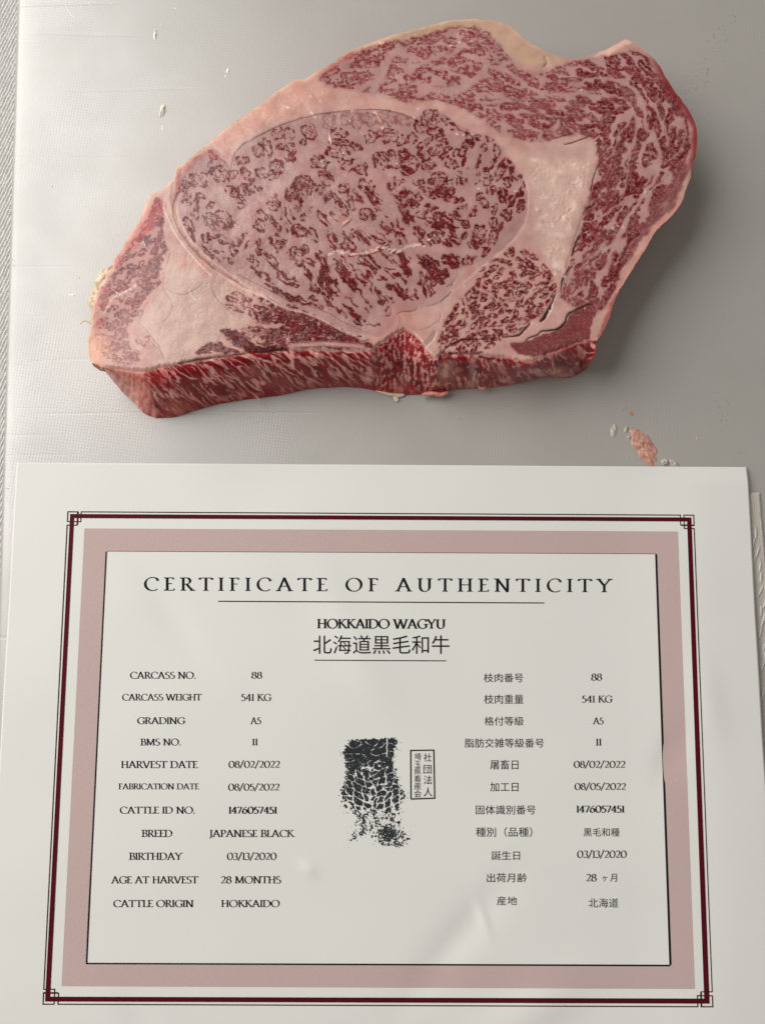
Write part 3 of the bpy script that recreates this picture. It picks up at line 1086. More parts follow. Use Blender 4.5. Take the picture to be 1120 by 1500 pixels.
CAP = [(468, 112), (500, 84), (560, 62), (640, 40), (690, 32), (712, 44), (740, 78), (760, 100), (800, 106), (830, 92), (900, 80), (935, 76), (972, 118), (1000, 158), (1010, 200), (1004, 235), (985, 275), (950, 330), (915, 385), (900, 425),
       (880, 455), (860, 452), (826, 442), (822, 425), (832, 390), (843, 350), (858, 300), (866, 270), (877, 235), (870, 206), (840, 197), (800, 206), (770, 206), (735, 195), (690, 166), (640, 147), (600, 151), (560, 140), (520, 132), (480, 125)]
CAP = catmull(CAP, 3, True)
INNER = [(752, 362), (775, 368), (795, 383), (812, 408), (813, 430), (802, 446), (790, 464), (776, 470), (768, 482), (745, 490), (735, 498), (700, 520), (655, 522), (643, 512), (641, 500), (648, 480), (655, 460), (672, 440), (686, 425), (697, 413),
         (701, 395), (720, 380), (740, 366)]
INNER = catmull(INNER, 3, True)
SOLID = catmull([(771, 500), (790, 490), (808, 485), (826, 472), (836, 456), (852, 446), (868, 440), (876, 436), (874, 455), (866, 475), (864, 495), (848, 502), (820, 515), (790, 522), (768, 522), (745, 508), (752, 501)], 3, True)
LOWER = catmull([(330, 424), (360, 430), (400, 440), (440, 450), (480, 472), (520, 492), (548, 503), (530, 512), (470, 510), (430, 511), (385, 514), (365, 518), (350, 512), (325, 492), (335, 482), (352, 482), (375, 470), (360, 462), (330, 450)], 3, True)

st = 1.0
u0, v0 = 118, 16
gu = np.arange(u0, 1036, st)
gv = np.arange(v0, 624, st)
U, V = np.meshgrid(gu, gv)
sd = sdf(U, V, SIL)
W1 = 3.0 * noise(U / 13, V / 13, 101) + 1.5 * noise(U / 5.5, V / 5.5, 102)
W2 = 3.0 * noise(U / 13, V / 13, 103) + 1.5 * noise(U / 5.5, V / 5.5, 104)
UW, VW = U + W1, V + W2
d_eye = sdf(U + 0.5 * W1, V + 0.5 * W2, EYE)
d_cap = sdf(UW, VW, CAP)
d_inn = sdf(U + 0.5 * W1, V + 0.5 * W2, INNER)
d_sol = sdf(UW, VW, SOLID)
d_low = sdf(UW, VW, LOWER)
cre = np.array(CREASE, float)
vc = np.interp(gu, cre[:, 0], cre[:, 1]) + 1.6 * noise(gu / 7, gu * 0 + .3, 7) + 0.5 * noise(gu / 3.7, gu * 0 + .3, 8)
sil = np.array(SIL)
# bottom silhouette as a function of u
botmask = (sil[:, 1] > 470) & ~((sil[:, 0] < 136) & (sil[:, 1] < 536)) & ~((sil[:, 0] > 871) & (sil[:, 1] < 505))
bs = sil[botmask]
bs = bs[np.argsort(bs[:, 0])]
vb = np.interp(gu, bs[:, 0], bs[:, 1])
VC = vc[None, :] + 0 * V
VB = vb[None, :] + 0 * V
flank = (V > VC) & (U > 136) & (U < 873)
ft = np.clip((V - VC) / np.maximum(VB - VC, 4), 0, 1)            # 0 at the crease, 1 at the board

# ---- colours (linear albedo), built up layer by layer
fatE = lin((187, 147, 142))      # fat between eye flecks
fatS = lin((208, 164, 153))      # seam fat
fatL = lin((210, 177, 164))      # fat kernels
fatC = lin((222, 165, 148))      # outer fat, upper left
rimY = lin((232, 206, 160))
leanD = lin((96, 6, 20))
leanR = lin((132, 14, 28))
leanX = lin((60, 2, 10))
pinkc = lin((205, 120, 108))


def mixc(A, B, t):
    t = np.clip(t, 0, 1)[..., None]
    return A * (1 - t) + B * t


n_big = fbm(U / 60, V / 60, 201, 3)
n_med = fbm(U / 18, V / 18, 202, 3)
Cc = np.zeros(U.shape + (3,)) + fatS
Cc = mixc(Cc, fatE, smooth(-3, 3, d_eye))
Cc = mixc(Cc, fatE, 0.8 * smooth(-6, 2, d_cap))
Cc = mixc(Cc, Cc * np.array([0.95, 0.82, 0.82]), np.clip(0.35 + 0.9 * fbm(U / 26, V / 20, 205, 4), 0, 1))
Cc = Cc * (1 + 0.06 * n_big + 0.05 * n_med + 0.03 * noise(U / 3, V / 3, 206))[..., None]
# outer fat on the upper left between silhouette and eye
ul = smooth(-4, -12, d_eye) * smooth(420, 380, U * 0.55 + V) * smooth(250, 300, U) * smooth(-2, -8, d_cap)
Cc = mixc(Cc, fatC, 0.75 * ul)
Hh = np.zeros(U.shape)           # relief in px, positive = up
Hh += 0.5 * n_med + 1.2 * n_big

# kernels of pale fat
KL = sdf(UW, VW, catmull([(243, 395), (262, 385), (300, 402), (345, 425), (330, 445), (350, 462), (365, 468), (330, 482), (312, 505), (270, 525), (242, 530), (228, 505), (205, 478), (212, 455), (235, 430), (243, 412)], 3, True))
Cc = mixc(Cc, fatL, 0.85 * smooth(-4, 8, KL))
KR = sdf(UW, VW, catmull([(750, 225), (800, 212), (866, 203), (874, 225), (866, 265), (850, 320), (832, 372), (826, 398), (806, 395), (790, 372), (775, 355), (776, 300), (768, 255)], 3, True))
Cc = mixc(Cc, fatL, 0.5 * smooth(-4, 10, KR))
KRc = sdf(UW, VW, catmull([(782, 235), (840, 232), (864, 240), (856, 285), (838, 330), (824, 385), (815, 398), (800, 372), (790, 340), (786, 300), (776, 262)], 3, True))
Cc = mixc(Cc, lin((232, 198, 182)), 0.7 * smooth(-9, 14, KRc + 4 * n_med) * (0.75 + 0.3 * n_med))
cr_ = smooth(-2, 6, KRc) * np.clip(0.6 + fbm(U / 22, V / 22, 210, 2), 0, 1)
crumb = np.clip(fbm(U / 5.0, V / 5.0, 211, 3), -0.6, 1.2)
Hh += 1.9 * cr_ * crumb
KP = np.exp(-((U - 655 - 0) / 34) ** 2 - ((V - 455) / 40) ** 2)
Cc = mixc(Cc, fatL, 0.35 * KP * smooth(2, -6, d_eye) * smooth(2, -6, d_inn))
Cc = mixc(Cc, pinkc, 0.30 * smooth(25, 5, np.hypot(U - 585, V - 470) - 10))

# ---- bundles of lean flecks
lean = np.zeros(U.shape)         # 0..1 coverage after threshold
lstr = np.zeros(U.shape)


def bundle(cx, cy, ln, wd, ang, dens=0.5, stg=1.0, seed=0, mask=None, style=0):
    """one muscle bundle: broken dark outline with curls inside.  lengths in photo px, angle clockwise from +x"""
    A, B = max(ln * 0.53, 4), max(wd * 0.56, 3)
    R = max(A, B) * 1.35 + 4
    i0, i1 = int(max(0, (cy - R - v0) / st)), int(min(U.shape[0], (cy + R - v0) / st + 1))
    j0, j1 = int(max(0, (cx - R - u0) / st)), int(min(U.shape[1], (cx + R - u0) / st + 1))
    if i1 <= i0 or j1 <= j0:
        return
    sl = (slice(i0, i1), slice(j0, j1))
    ca, sa = math.cos(math.radians(ang)), math.sin(math.radians(ang))
    x, y = UW[sl] - cx, VW[sl] - cy
    a, b = x * ca + y * sa, -x * sa + y * ca
    r = np.sqrt((a / A) ** 2 + (b / B) ** 2)
    so = seed * 7.13
    r = r + 0.16 * noise(U[sl] / 8 - so, V[sl] / 8 + so, 309)
    brk = noise(U[sl] / 5.5 + so, V[sl] / 5.5 + so * 1.3, 301)
    sc = min(A, B)
    rw = 1.5 + 1.1 * dens                                   # ring thickness in px
    ring = 1 - np.abs((r - 0.84) * sc) / (rw * (0.60 + 1.5 * brk) + 0.1).clip(0.05)
    # curls: iso-lines of stretched noise
    if style == 2:
        k1 = noise(a / 15.0 + so, b / 3.8 - so, 303) + 0.22 * noise(a / 6.0 - so, b / 2.6 + so, 304)
        f = np.maximum((k1 + (dens - 0.56) * 1.0) / 0.14, np.minimum(ring, 3.0 * (k1 + 0.25)))
        f = np.minimum(f, (1.0 + 0.25 * brk - r) * sc / 0.8)
    elif style == 0:
        k1 = noise(a / 10.5 + so, b / 5.6 - so, 303) + 0.16 * noise(a / 4.6 - so, b / 3.0 + so, 304)
        tw = 0.07 + 0.17 * dens
        curl = (tw - np.abs(k1 + 0.06)) / 0.09
        fill = (k1 - (0.78 - 0.85 * dens)) / 0.14
        curl = np.where(brk > -0.25, curl, curl - 1.5)
        inn_ = np.maximum(curl, fill)
        inn_ = np.minimum(inn_, (0.90 - r) * sc / 1.0)
        f = np.maximum(ring, inn_)
        f = np.minimum(f, (1.04 - r) * sc / 0.8)
    else:
        k1 = noise(a / 6.0 + so, b / 2.2 - so, 303) + 0.30 * noise(a / 3.4 - so, b / 1.9 + so, 304)
        f = (k1 + (dens - 0.50) * 1.5) / 0.16
        f = np.maximum(f, ring * 0.9)
        f = np.minimum(f, (1.0 + 0.22 * brk - r) * sc / 0.9)
    c = smooth(0.0, 0.5, f)
    if mask is not None:
        c = c * mask[sl]
    old = lean[sl]
    up = c > old
    lstr[sl] = np.where(up, stg * (0.92 + 0.2 * brk), lstr[sl])
    lean[sl] = np.maximum(old, c)


EB = """311,227,16,12,30,3 309,244,20,9,95,5 293,263,26,24,40,3 277,265,16,18,60,2 324,256,28,24,60,4 340,256,16,16,50,4 361,256,26,12,45,4 347,236,14,10,20,2 360,236,12,12,60,2
379,220,24,16,70,2 392,217,30,12,80,3 406,195,18,16,30,2 425,197,18,16,60,2 411,215,11,11,60,4 427,217,18,15,60,6 425,231,16,10,30,6 406,245,24,20,60,5 383,254,20,14,30,5 401,256,18,14,20,5
340,281,24,14,45,4 356,277,16,15,80,4 367,277,18,15,45,5 381,277,8,6,90,6 436,268,18,14,80,5 428,283,22,20,70,5 482,177,24,22,60,2 507,174,20,18,70,2 523,178,28,14,100,3 541,174,30,20,20,2
566,174,34,22,10,2 591,176,26,16,20,2 453,192,26,22,50,3 498,193,26,12,10,3 500,209,36,12,5,6 494,222,34,16,10,4 445,209,10,8,60,5 543,201,18,15,110,4 557,195,14,10,0,4 571,199,26,20,160,4
523,215,18,11,35,4 587,206,16,15,60,4 468,238,27,24,20,5 507,242,26,14,40,5 527,244,30,20,50,4 478,261,30,15,50,6 446,272,36,28,35,5 475,283,30,13,48,5 505,276,16,14,20,5 518,286,24,14,30,4
537,272,26,18,30,5 543,287,28,11,45,5 559,236,32,24,80,5 578,233,30,22,80,4 595,228,16,12,10,7 595,249,18,16,30,7 584,276,34,26,42,4 592,226,18,12,30,6
625,170,26,18,110,4 644,168,26,18,35,5 614,186,22,14,60,5 632,183,16,14,120,4 637,193,24,12,0,5 603,203,18,14,110,4 659,181,20,12,60,4 675,185,22,9,35,5 687,202,22,9,65,6
623,210,28,11,140,4 646,202,18,12,170,4 655,208,8,8,0,8 637,219,24,13,150,4 655,219,14,8,160,5 649,229,18,9,160,8 669,222,14,8,120,5 678,222,18,11,120,5 685,211,14,12,60,5 621,227,20,14,20,4
628,243,22,20,30,5 600,240,28,24,30,5 662,240,22,14,10,5 680,236,14,6,110,6 696,240,28,11,125,7 700,203,10,9,0,4 716,202,14,12,30,4 709,217,12,10,40,6 727,222,20,10,80,5 721,240,18,9,110,7
712,249,10,8,130,6 700,261,18,7,100,7 671,256,14,10,10,8 677,265,14,10,80,6 642,263,26,20,170,5 662,270,18,15,30,4 613,267,20,10,0,4 651,281,26,14,10,5 623,283,22,18,20,4 713,265,20,10,120,6
732,252,28,13,115,5 740,240,18,9,110,4 747,242,18,8,65,5 751,255,20,9,60,5 744,267,16,14,60,6 719,279,14,14,40,6 764,265,20,9,65,7 762,283,13,12,30,9 737,283,18,13,65,7
274,271,14,10,90,4 267,281,16,8,80,5 274,296,14,10,30,4 277,285,11,8,70,4 295,287,16,8,20,5 288,298,24,9,100,5 308,301,12,10,10,5 285,315,16,14,50,4 277,330,24,14,55,5 281,346,20,6,58,6
308,322,20,18,40,4 311,333,14,8,40,5 329,322,32,22,50,5 340,328,14,12,10,7 347,331,14,8,10,5 302,349,16,13,60,6 313,346,14,7,30,5 326,351,20,12,40,6 304,369,28,9,45,6 322,374,24,12,40,5
342,366,18,12,70,5 340,383,12,8,60,5 347,355,16,11,60,6 358,356,14,12,120,6 360,344,9,8,110,6 379,356,14,10,80,4 381,369,12,10,60,9 372,376,10,6,40,6 369,386,24,11,20,5 399,383,28,13,55,7
349,287,30,13,48,4 354,301,14,12,60,6 354,289,9,8,20,4 401,296,26,20,60,5 381,315,16,11,80,6 381,331,20,15,50,6 394,321,14,11,70,5 406,331,30,8,66,4 379,297,4,4,0,9 408,356,30,20,42,5
422,324,38,17,68,4 437,338,20,15,30,6 436,376,32,20,70,5 434,294,30,16,58,5 491,289,22,8,30,6 475,290,18,10,60,6 461,309,14,11,20,5 475,322,28,11,50,5 445,319,12,10,30,6 457,344,26,13,50,4
491,317,20,9,35,5 502,306,26,11,48,6 514,301,18,8,50,5 511,341,22,14,60,6 521,290,22,11,30,3 548,291,30,14,48,5 537,315,24,14,20,4 556,316,28,15,30,4 564,335,22,11,40,5 580,337,24,12,48,5
587,350,24,13,45,4 532,349,28,15,48,7 557,350,34,12,28,5 489,356,34,13,58,5 511,361,28,17,50,6 446,366,15,11,60,5 473,382,34,13,56,7 455,384,16,8,40,5 503,388,36,20,52,4 525,377,36,12,35,5
543,385,38,16,50,8 559,363,8,9,0,8 578,377,36,17,32,5 594,392,20,12,40,8 589,322,20,18,60,5 587,307,20,18,60,5 596,291,26,20,60,6 607,299,14,11,30,6 614,288,12,8,0,5 625,284,22,17,30,4
664,293,30,10,0,6 644,281,20,15,20,5 659,281,16,8,10,6 632,303,26,7,8,6 630,312,16,10,50,4 617,315,15,12,30,4 596,315,24,13,42,5 592,327,18,12,60,4 650,315,11,9,20,8 664,314,13,10,30,6
673,319,14,6,20,5 673,305,13,8,0,7 690,308,20,17,90,5 626,326,18,8,35,6 651,332,38,26,38,7 640,318,16,12,60,6 682,328,16,11,100,6 703,288,12,10,60,6 709,299,18,12,80,5 723,306,17,12,110,7
735,287,26,12,75,7 750,294,20,12,110,7 762,302,20,11,110,6 742,315,20,16,80,6 721,326,18,14,80,5 732,332,18,8,115,7 723,347,20,13,110,5 702,340,22,18,150,5 695,357,18,15,60,9 710,356,16,12,110,5
679,346,11,8,90,9 667,352,20,11,32,7 655,356,18,9,34,6 614,340,22,12,42,6 623,352,26,13,42,5 636,349,20,14,50,6 613,381,10,10,40,4 591,379,20,14,50,8 596,397,22,11,45,9 623,382,26,17,42,9
639,398,34,28,45,8 661,383,28,18,30,9 685,382,20,14,120,6 694,378,14,8,130,7 712,368,18,9,125,6 385,402,34,9,32,6 421,408,36,16,32,8 405,425,44,9,36,7 434,438,48,9,20,9 458,438,16,8,15,9
453,404,28,10,62,8 457,418,22,7,65,7 476,404,26,14,62,8 480,420,36,26,60,8 502,401,40,12,56,8 516,417,20,14,52,8 535,407,38,18,47,4 550,426,18,13,50,8 535,437,28,5,52,5 555,439,22,7,57,8
516,441,24,9,48,6 487,449,32,9,42,6 499,458,22,6,45,6 519,461,38,8,46,8 526,474,15,7,30,6 469,449,18,5,15,6 510,469,12,4,40,5 538,457,16,4,55,4 544,474,26,5,25,4 569,419,13,10,30,7
569,439,20,9,30,5 569,457,12,9,60,3 575,400,26,9,22,8 556,404,16,9,30,8 594,411,16,5,52,7 586,427,28,14,48,9 603,430,20,13,42,5 620,416,32,13,70,8 642,405,28,22,150,8 631,424,20,9,70,6"""
k = 0
seam = np.zeros(U.shape)
for pts_, w_ in (([(552, 252), (566, 285), (588, 325), (604, 365), (608, 400), (602, 424)], 9), ([(458, 212), (424, 262), (382, 292), (356, 318), (345, 350)], 10), ([(548, 222), (520, 238), (498, 262), (470, 290), (452, 330)], 5),
                 ([(604, 366), (640, 366), (672, 368), (700, 372)], 9), ([(693, 222), (690, 255), (694, 288), (680, 318)], 7), ([(426, 345), (418, 372), (428, 404)], 6), ([(366, 345), (352, 372), (372, 398)], 5),
                 ([(610, 262), (650, 250), (690, 262)], 5), ([(566, 285), (600, 272), (640, 300), (690, 296)], 4), ([(500, 335), (530, 330), (560, 340)], 6), ([(480, 372), (500, 420), (520, 440)], 4), ([(560, 395), (548, 420), (556, 460)], 5)):
    ds_ = seg_dist(U + 1.3 * W1, V + 1.3 * W2, catmull(pts_, 5))
    seam = np.maximum(seam, smooth(w_ / 2 + 2.0, w_ / 2 - 1.5, ds_))
eyem = smooth(-1.5, 1.0, d_eye) * (1 - 0.92 * seam)
Cc = mixc(Cc, fatS, 0.22 * seam * smooth(0, 4, d_eye))
for tok in EB.split():
    p = [float(q) for q in tok.split(',')]
    k += 1
    dn = p[5] / 10.0
    if p[1] < 190 and p[0] < 600 and p[5] <= 3:
        bundle(p[0], p[1], p[2], p[3], p[4], 0.42, 0.45, k, eyem)
    else:
        bundle(p[0], p[1], p[2] * 1.03, p[3] * 1.03, p[4], dn + 0.02, 0.80 + 0.035 * p[5], k, eyem, 2 if (p[2] > 1.75 * p[3] and 25 <= p[4] <= 75 and p[1] > 285) or p[5] >= 7 else 0)

TAIL = """229,302,24,8,102,7,9 222,318,14,7,120,7,8 225,326,24,13,135,6,8 208,345,26,9,135,7,8 237,330,12,8,60,4,8 235,346,14,10,80,5,8 232,356,14,9,110,5,8 241,362,14,7,60,4,8 222,363,12,8,20,5,6 232,378,20,13,40,5,8 224,385,12,8,20,4,7
212,396,26,11,142,4,7 182,376,22,14,130,6,6 222,391,26,9,155,5,7 225,401,30,9,158,5,7 211,413,20,9,150,5,7 225,418,28,9,152,4,8 181,417,16,10,140,6,7 157,424,13,11,100,7,7 152,443,28,13,95,8,7 203,441,26,12,150,3,7 191,452,20,11,120,3,6
179,460,16,9,130,4,6 166,476,20,12,150,3,6 184,476,14,10,120,3,6 177,491,22,14,140,2,5 156,496,10,14,90,3,5 165,509,22,12,150,2,5 181,506,16,10,130,2,5 206,503,16,7,20,3,5 191,522,26,12,20,2,5 216,496,11,8,60,2,5 147,504,12,11,90,3,5
170,402,18,9,140,5,5 160,408,12,8,120,6,6 172,433,12,8,150,3,4 196,520,22,14,30,2,5 205,460,14,8,140,2,4"""
notcut = np.where(flank, 0.0, 1.0)
TAILP = catmull([(228, 292), (240, 292), (240, 340), (246, 365), (236, 385), (232, 415), (212, 440), (196, 470), (188, 500), (200, 520), (196, 534), (160, 530), (142, 510), (142, 480), (150, 450), (156, 415), (180, 375), (205, 335)], 3, True)
d_tail = sdf(UW, VW, TAILP)
Cc = mixc(Cc, lin((176, 112, 106)), 0.65 * smooth(-4, 6, d_tail) * smooth(520, 440, V))
tk = 0
for tok in TAIL.split():
    p = [float(q) for q in tok.split(',')]
    tk += 1
    bundle(p[0], p[1], p[2], p[3], p[4], p[5] / 10, p[6] / 10, 500 + tk, notcut)

FLOW_T = [(225, 310, 115), (215, 340, 128), (190, 375, 135), (220, 400, 155), (180, 430, 150), (165, 480, 135), (185, 510, 20)]
FLOW = [(520, 85, -22), (560, 130, 8), (650, 80, 4), (600, 100, -10), (700, 100, 14), (760, 130, 14), (740, 170, 24), (690, 145, 24), (800, 150, 8), (850, 110, 8), (900, 130, 12), (940, 110, 40), (960, 150, 62), (985, 190, 98), (1000, 230, 118), (900, 185, 120),
        (850, 175, 20), (930, 230, 118), (880, 260, 125), (900, 330, 128), (850, 350, 118), (900, 400, 125), (850, 430, 100), (950, 320, 128), (980, 280, 120), (800, 190, 12)]


def flow_at(x, y, pts):
    cx = cy = 0
    for (a, b, t) in pts:
        w = math.exp(-((x - a) ** 2 + (y - b) ** 2) / (2 * 26 ** 2)) + 1e-9
        cx += w * math.cos(math.radians(2 * t))
        cy += w * math.sin(math.radians(2 * t))
    return math.degrees(0.5 * math.atan2(cy, cx))


def fill_region(poly, flows, size, dens, stg, seed, mask=None, n=6000, jit=14, sizef=None, pack=0.80, style=0):
    r = random.Random(seed)
    xs = [p[0] for p in poly]
    ys = [p[1] for p in poly]
    P = np.array(poly)
    acc = []
    cand = [(r.uniform(min(xs), max(xs)), r.uniform(min(ys), max(ys))) for _ in range(n)]
    ins = inside(np.array([c[0] for c in cand]), np.array([c[1] for c in cand]), poly)
    for (x, y), ok in zip(cand, ins):
        if not ok:
            continue
        th = flow_at(x, y, flows)
        s = 1.0 if sizef is None else sizef(x, y)
        ln, wd = size[0] * s, size[1] * s
        good = True
        for (ax, ay, at_, al, aw) in acc:
            ca, sa = math.cos(math.radians((th + at_) / 2 if abs(th - at_) < 90 else th)), math.sin(math.radians((th + at_) / 2 if abs(th - at_) < 90 else th))
            dx, dy = x - ax, y - ay
            p, q = dx * ca + dy * sa, -dx * sa + dy * ca
            if (p / (0.5 * (ln + al))) ** 2 + (q / (0.5 * (wd + aw))) ** 2 < pack:
                good = False
                break
        if good:
            acc.append((x, y, th, ln, wd))
    for i, (x, y, th, ln, wd) in enumerate(acc):
        dd = dens(x, y) if callable(dens) else dens
        sg = stg(x, y) if callable(stg) else stg
        bundle(x, y, ln * r.uniform(.82, 1.0), wd * r.uniform(.8, 1.0), th + r.uniform(-jit, jit), dd + r.uniform(-.08, .1), sg * r.uniform(.88, 1.08), seed * 50 + i, mask, style)
    return acc


fill_region(TAILP, FLOW_T, (20, 8), lambda x, y: 0.62 if y < 400 else 0.44, lambda x, y: 1.0 if y < 400 else (0.85 if y < 460 else 0.6), 61, smooth(-1, 2, d_tail) * notcut, 2500, 14, None, 0.75, 1)
# wide fat gaps inside the cap
gapf = np.zeros(U.shape)


def gap(pts, w, soft=1.5):
    global gapf
    d = seg_dist(UW, VW, catmull(pts, 5))
    gapf = np.maximum(gapf, smooth(w / 2 + soft, w / 2 - soft, d))


gap([(545, 135), (556, 112), (566, 92), (575, 80), (590, 72)], 11)
gap([(528, 130), (545, 122), (560, 118)], 9)
gap([(612, 122), (640, 132), (668, 132), (690, 120), (706, 108), (712, 92)], 11)
gap([(590, 80), (625, 92), (660, 100), (690, 92)], 4)
gap([(600, 108), (612, 96), (640, 84), (668, 76), (672, 56)], 6)
gap([(690, 135), (720, 142), (750, 148), (700, 150)], 5)
gap([(712, 66), (735, 96), (765, 122), (800, 138), (835, 140)], 4)
gap([(880, 116), (905, 118), (930, 132), (943, 156), (946, 185), (958, 200), (966, 235), (958, 262), (938, 292), (915, 328), (898, 360), (888, 392), (872, 412)], 6)
gap([(830, 132), (870, 136), (905, 142), (926, 158), (932, 186), (924, 215), (918, 250)], 3)
gap([(948, 150), (962, 165), (975, 195), (978, 215)], 4)
gap([(848, 395), (872, 372), (884, 355)], 2.6)
gap([(828, 385), (858, 378), (880, 362)], 2.4)
gap([(918, 250), (912, 285), (905, 300), (925, 290)], 2.2)
gap([(905, 300), (880, 318), (856, 325)], 2.4)
gap([(925, 225), (945, 222), (960, 228)], 2)
gap([(968, 240), (990, 228), (1003, 200), (1000, 175)], 2)
gap([(884, 232), (895, 225), (905, 205), (903, 185)], 2.2)
gap([(820, 205), (812, 190), (820, 178)], 5)
gap([(958, 330), (930, 372), (915, 400), (904, 430)], 3)
capmask = smooth(-1.5, 1.5, d_cap) * (1 - gapf) * notcut * smooth(-3, 3, -d_sol)


def cap_dens(x, y):
    d = 0.50
    if x > 845:
        d = 0.78 + 0.04 * (y > 240)
    if 740 < x < 860 and 150 < y < 205:
        d = 0.70
    if x > 955 and y < 260:
        d = 0.82
    return d


fill_region(CAP, FLOW, (38, 12), cap_dens, lambda x, y: 0.90 if x > 850 else 0.82, 11, capmask, 9000, 10, lambda x, y: 0.85 + 0.3 * (1 if (x > 870 and y > 200) else 0), 0.52, 1)
gapf[:] = 0
gap([(757, 362), (753, 382), (757, 400), (772, 412), (800, 410)], 5)
gap([(735, 452), (742, 440), (760, 436), (780, 428), (795, 418)], 3.5)
gap([(676, 428), (684, 450), (688, 470), (676, 490)], 4)
gap([(696, 420), (730, 440), (738, 460), (720, 470)], 3)
gap([(765, 470), (735, 478), (700, 484), (672, 496)], 3)
innmask = smooth(-1, 1.5, d_inn) * (1 - gapf) * notcut
FI = [(665, 480, 118), (675, 450, 112), (720, 400, 155), (770, 390, 45), (760, 440, 165), (790, 430, 135), (700, 480, 165), (720, 440, 150), (750, 470, 165), (660, 505, 110)]
fill_region(INNER, FI, (17, 8), 0.58, 1.0, 23, innmask, 5000, 16, None, 0.6, 1)
# lower-left muscle: dark mass with a net of fat
FL = [(340, 440, 12), (400, 455, 18), (450, 480, 22), (500, 495, 24), (350, 500, 40), (400, 500, 5)]
gapf[:] = 0
gap([(322, 470), (360, 474), (395, 478), (410, 476)], 6)
gap([(365, 505), (376, 495), (385, 498)], 5)
lowm = smooth(-1, 1.5, d_low) * (1 - gapf) * notcut
fill_region(LOWER, FL, (22, 8), lambda x, y: 0.38 + 0.4 * (x > 385 and y > 455), lambda x, y: 0.72 + 0.4 * (x > 370), 37, lowm, 3000, 10, None, 0.6, 1)
net = np.abs(fbm((U + 2 * V * .3) / 9, V / 5.0, 401, 2))
dk = smooth(372, 400, U) * smooth(442, 470, V + 0.18 * (450 - U)) * lowm * smooth(560, 520, U)
c2 = smooth(0.03, 0.16, net) * dk
lean = np.maximum(lean, c2)
lstr = np.maximum(lstr, c2 * 1.05)


def patch(poly, strength, dark, seed):
    """solid dark muscle patch with faint streaks"""
    global lean, lstr
    d = sdf(UW, VW, catmull(poly, 4, True))
    n = fbm(U / 7, V / 4, seed, 3)
    c = smooth(-0.6, 1.2, d + 1.4 * n) * (0.75 + 0.5 * np.clip(n + .4, 0, 1)) * strength
    c = np.clip(c, 0, 1)
    lean = np.maximum(lean, c)
    lstr = np.where(c > 0.3, np.maximum(lstr, dark), lstr)


patch([(322, 484), (340, 482), (356, 492), (370, 504), (392, 508), (425, 511), (410, 516), (372, 519), (356, 512), (338, 498)], 1.0, 1.2, 411)
patch([(287, 514), (300, 505), (322, 501), (332, 508), (345, 512), (352, 518), (340, 518), (320, 517), (300, 518), (290, 520)], 0.85, 1.1, 412)
patch([(345, 488), (358, 479), (375, 481), (400, 486), (398, 492), (372, 494)], 0.35, 0.9, 413)

# solid red muscle, lower right: fine pale threads
s1 = smooth(-1, 2, d_sol) * notcut
thr = 1 - smooth(0.0, 0.13, np.abs(fbm(U / 8, V / 6, 421, 3)))
lean = np.maximum(lean, s1 * (0.93 - 0.42 * thr))
lstr = np.maximum(lstr, s1 * 0.80)
# reddish right rim muscle
rr_ = sdf(UW, VW, catmull([(1004, 222), (1008, 240), (1002, 268), (992, 295), (978, 312), (950, 338), (930, 365), (915, 385), (905, 378), (930, 345), (948, 322), (952, 300), (968, 278), (985, 262)], 3, True))
rn = fbm((U + V) / 12, (U - V) / 30, 431, 3)
rcov = smooth(-3, 3, rr_ + 3 * rn) * (0.75 + 0.3 * rn)
lean = np.maximum(lean, np.clip(rcov, 0, .95))
lstr = np.where(rcov > .3, 0.72, lstr)

# fine branching fat threads running through the lean
vn = np.abs(noise(UW / 6.5, VW / 6.5, 441) + 0.35 * noise(U / 3.2, V / 3.2, 442))
vn2 = np.abs(noise(UW / 12, VW / 12, 443) + 0.25 * noise(U / 5, V / 5, 444))
vein = np.maximum(smooth(0.12, 0.02, vn), smooth(0.09, 0.02, vn2))
lean = lean * (1 - vein * np.clip(0.30 + 0.25 * smooth(-1, 2, d_cap) + 0.1 * smooth(-1, 2, d_inn) - 0.35 * s1, 0, 0.85))
# apply lean colour
leanC = mixc(np.zeros(U.shape + (3,)) + leanD, leanX, np.clip(lstr - 0.85, 0, 1) * 2.2)
leanC = mixc(leanC, leanR, 0.35 * np.clip(0.3 + n_med, 0, 1))
leanC = mixc(leanC, lin((142, 40, 50)), 0.40 * smooth(-1, 2, d_cap) * smooth(900, 780, U))
amt = np.clip(lean * np.clip(lstr * 1.08, 0, 1.0), 0, 1)
# pink halo of diffused blood around the flecks


def blur(A, n):
    for _ in range(n):
        A = (A + np.roll(A, 1, 0) + np.roll(A, -1, 0) + np.roll(A, 1, 1) + np.roll(A, -1, 1)) / 5
    return A


halo = blur(amt, 10)
Cc = mixc(Cc * 0.86, lin((150, 86, 86)), 0.65 * halo)
Cc = mixc(Cc, leanC, amt)
Hh -= 0.7 * lean


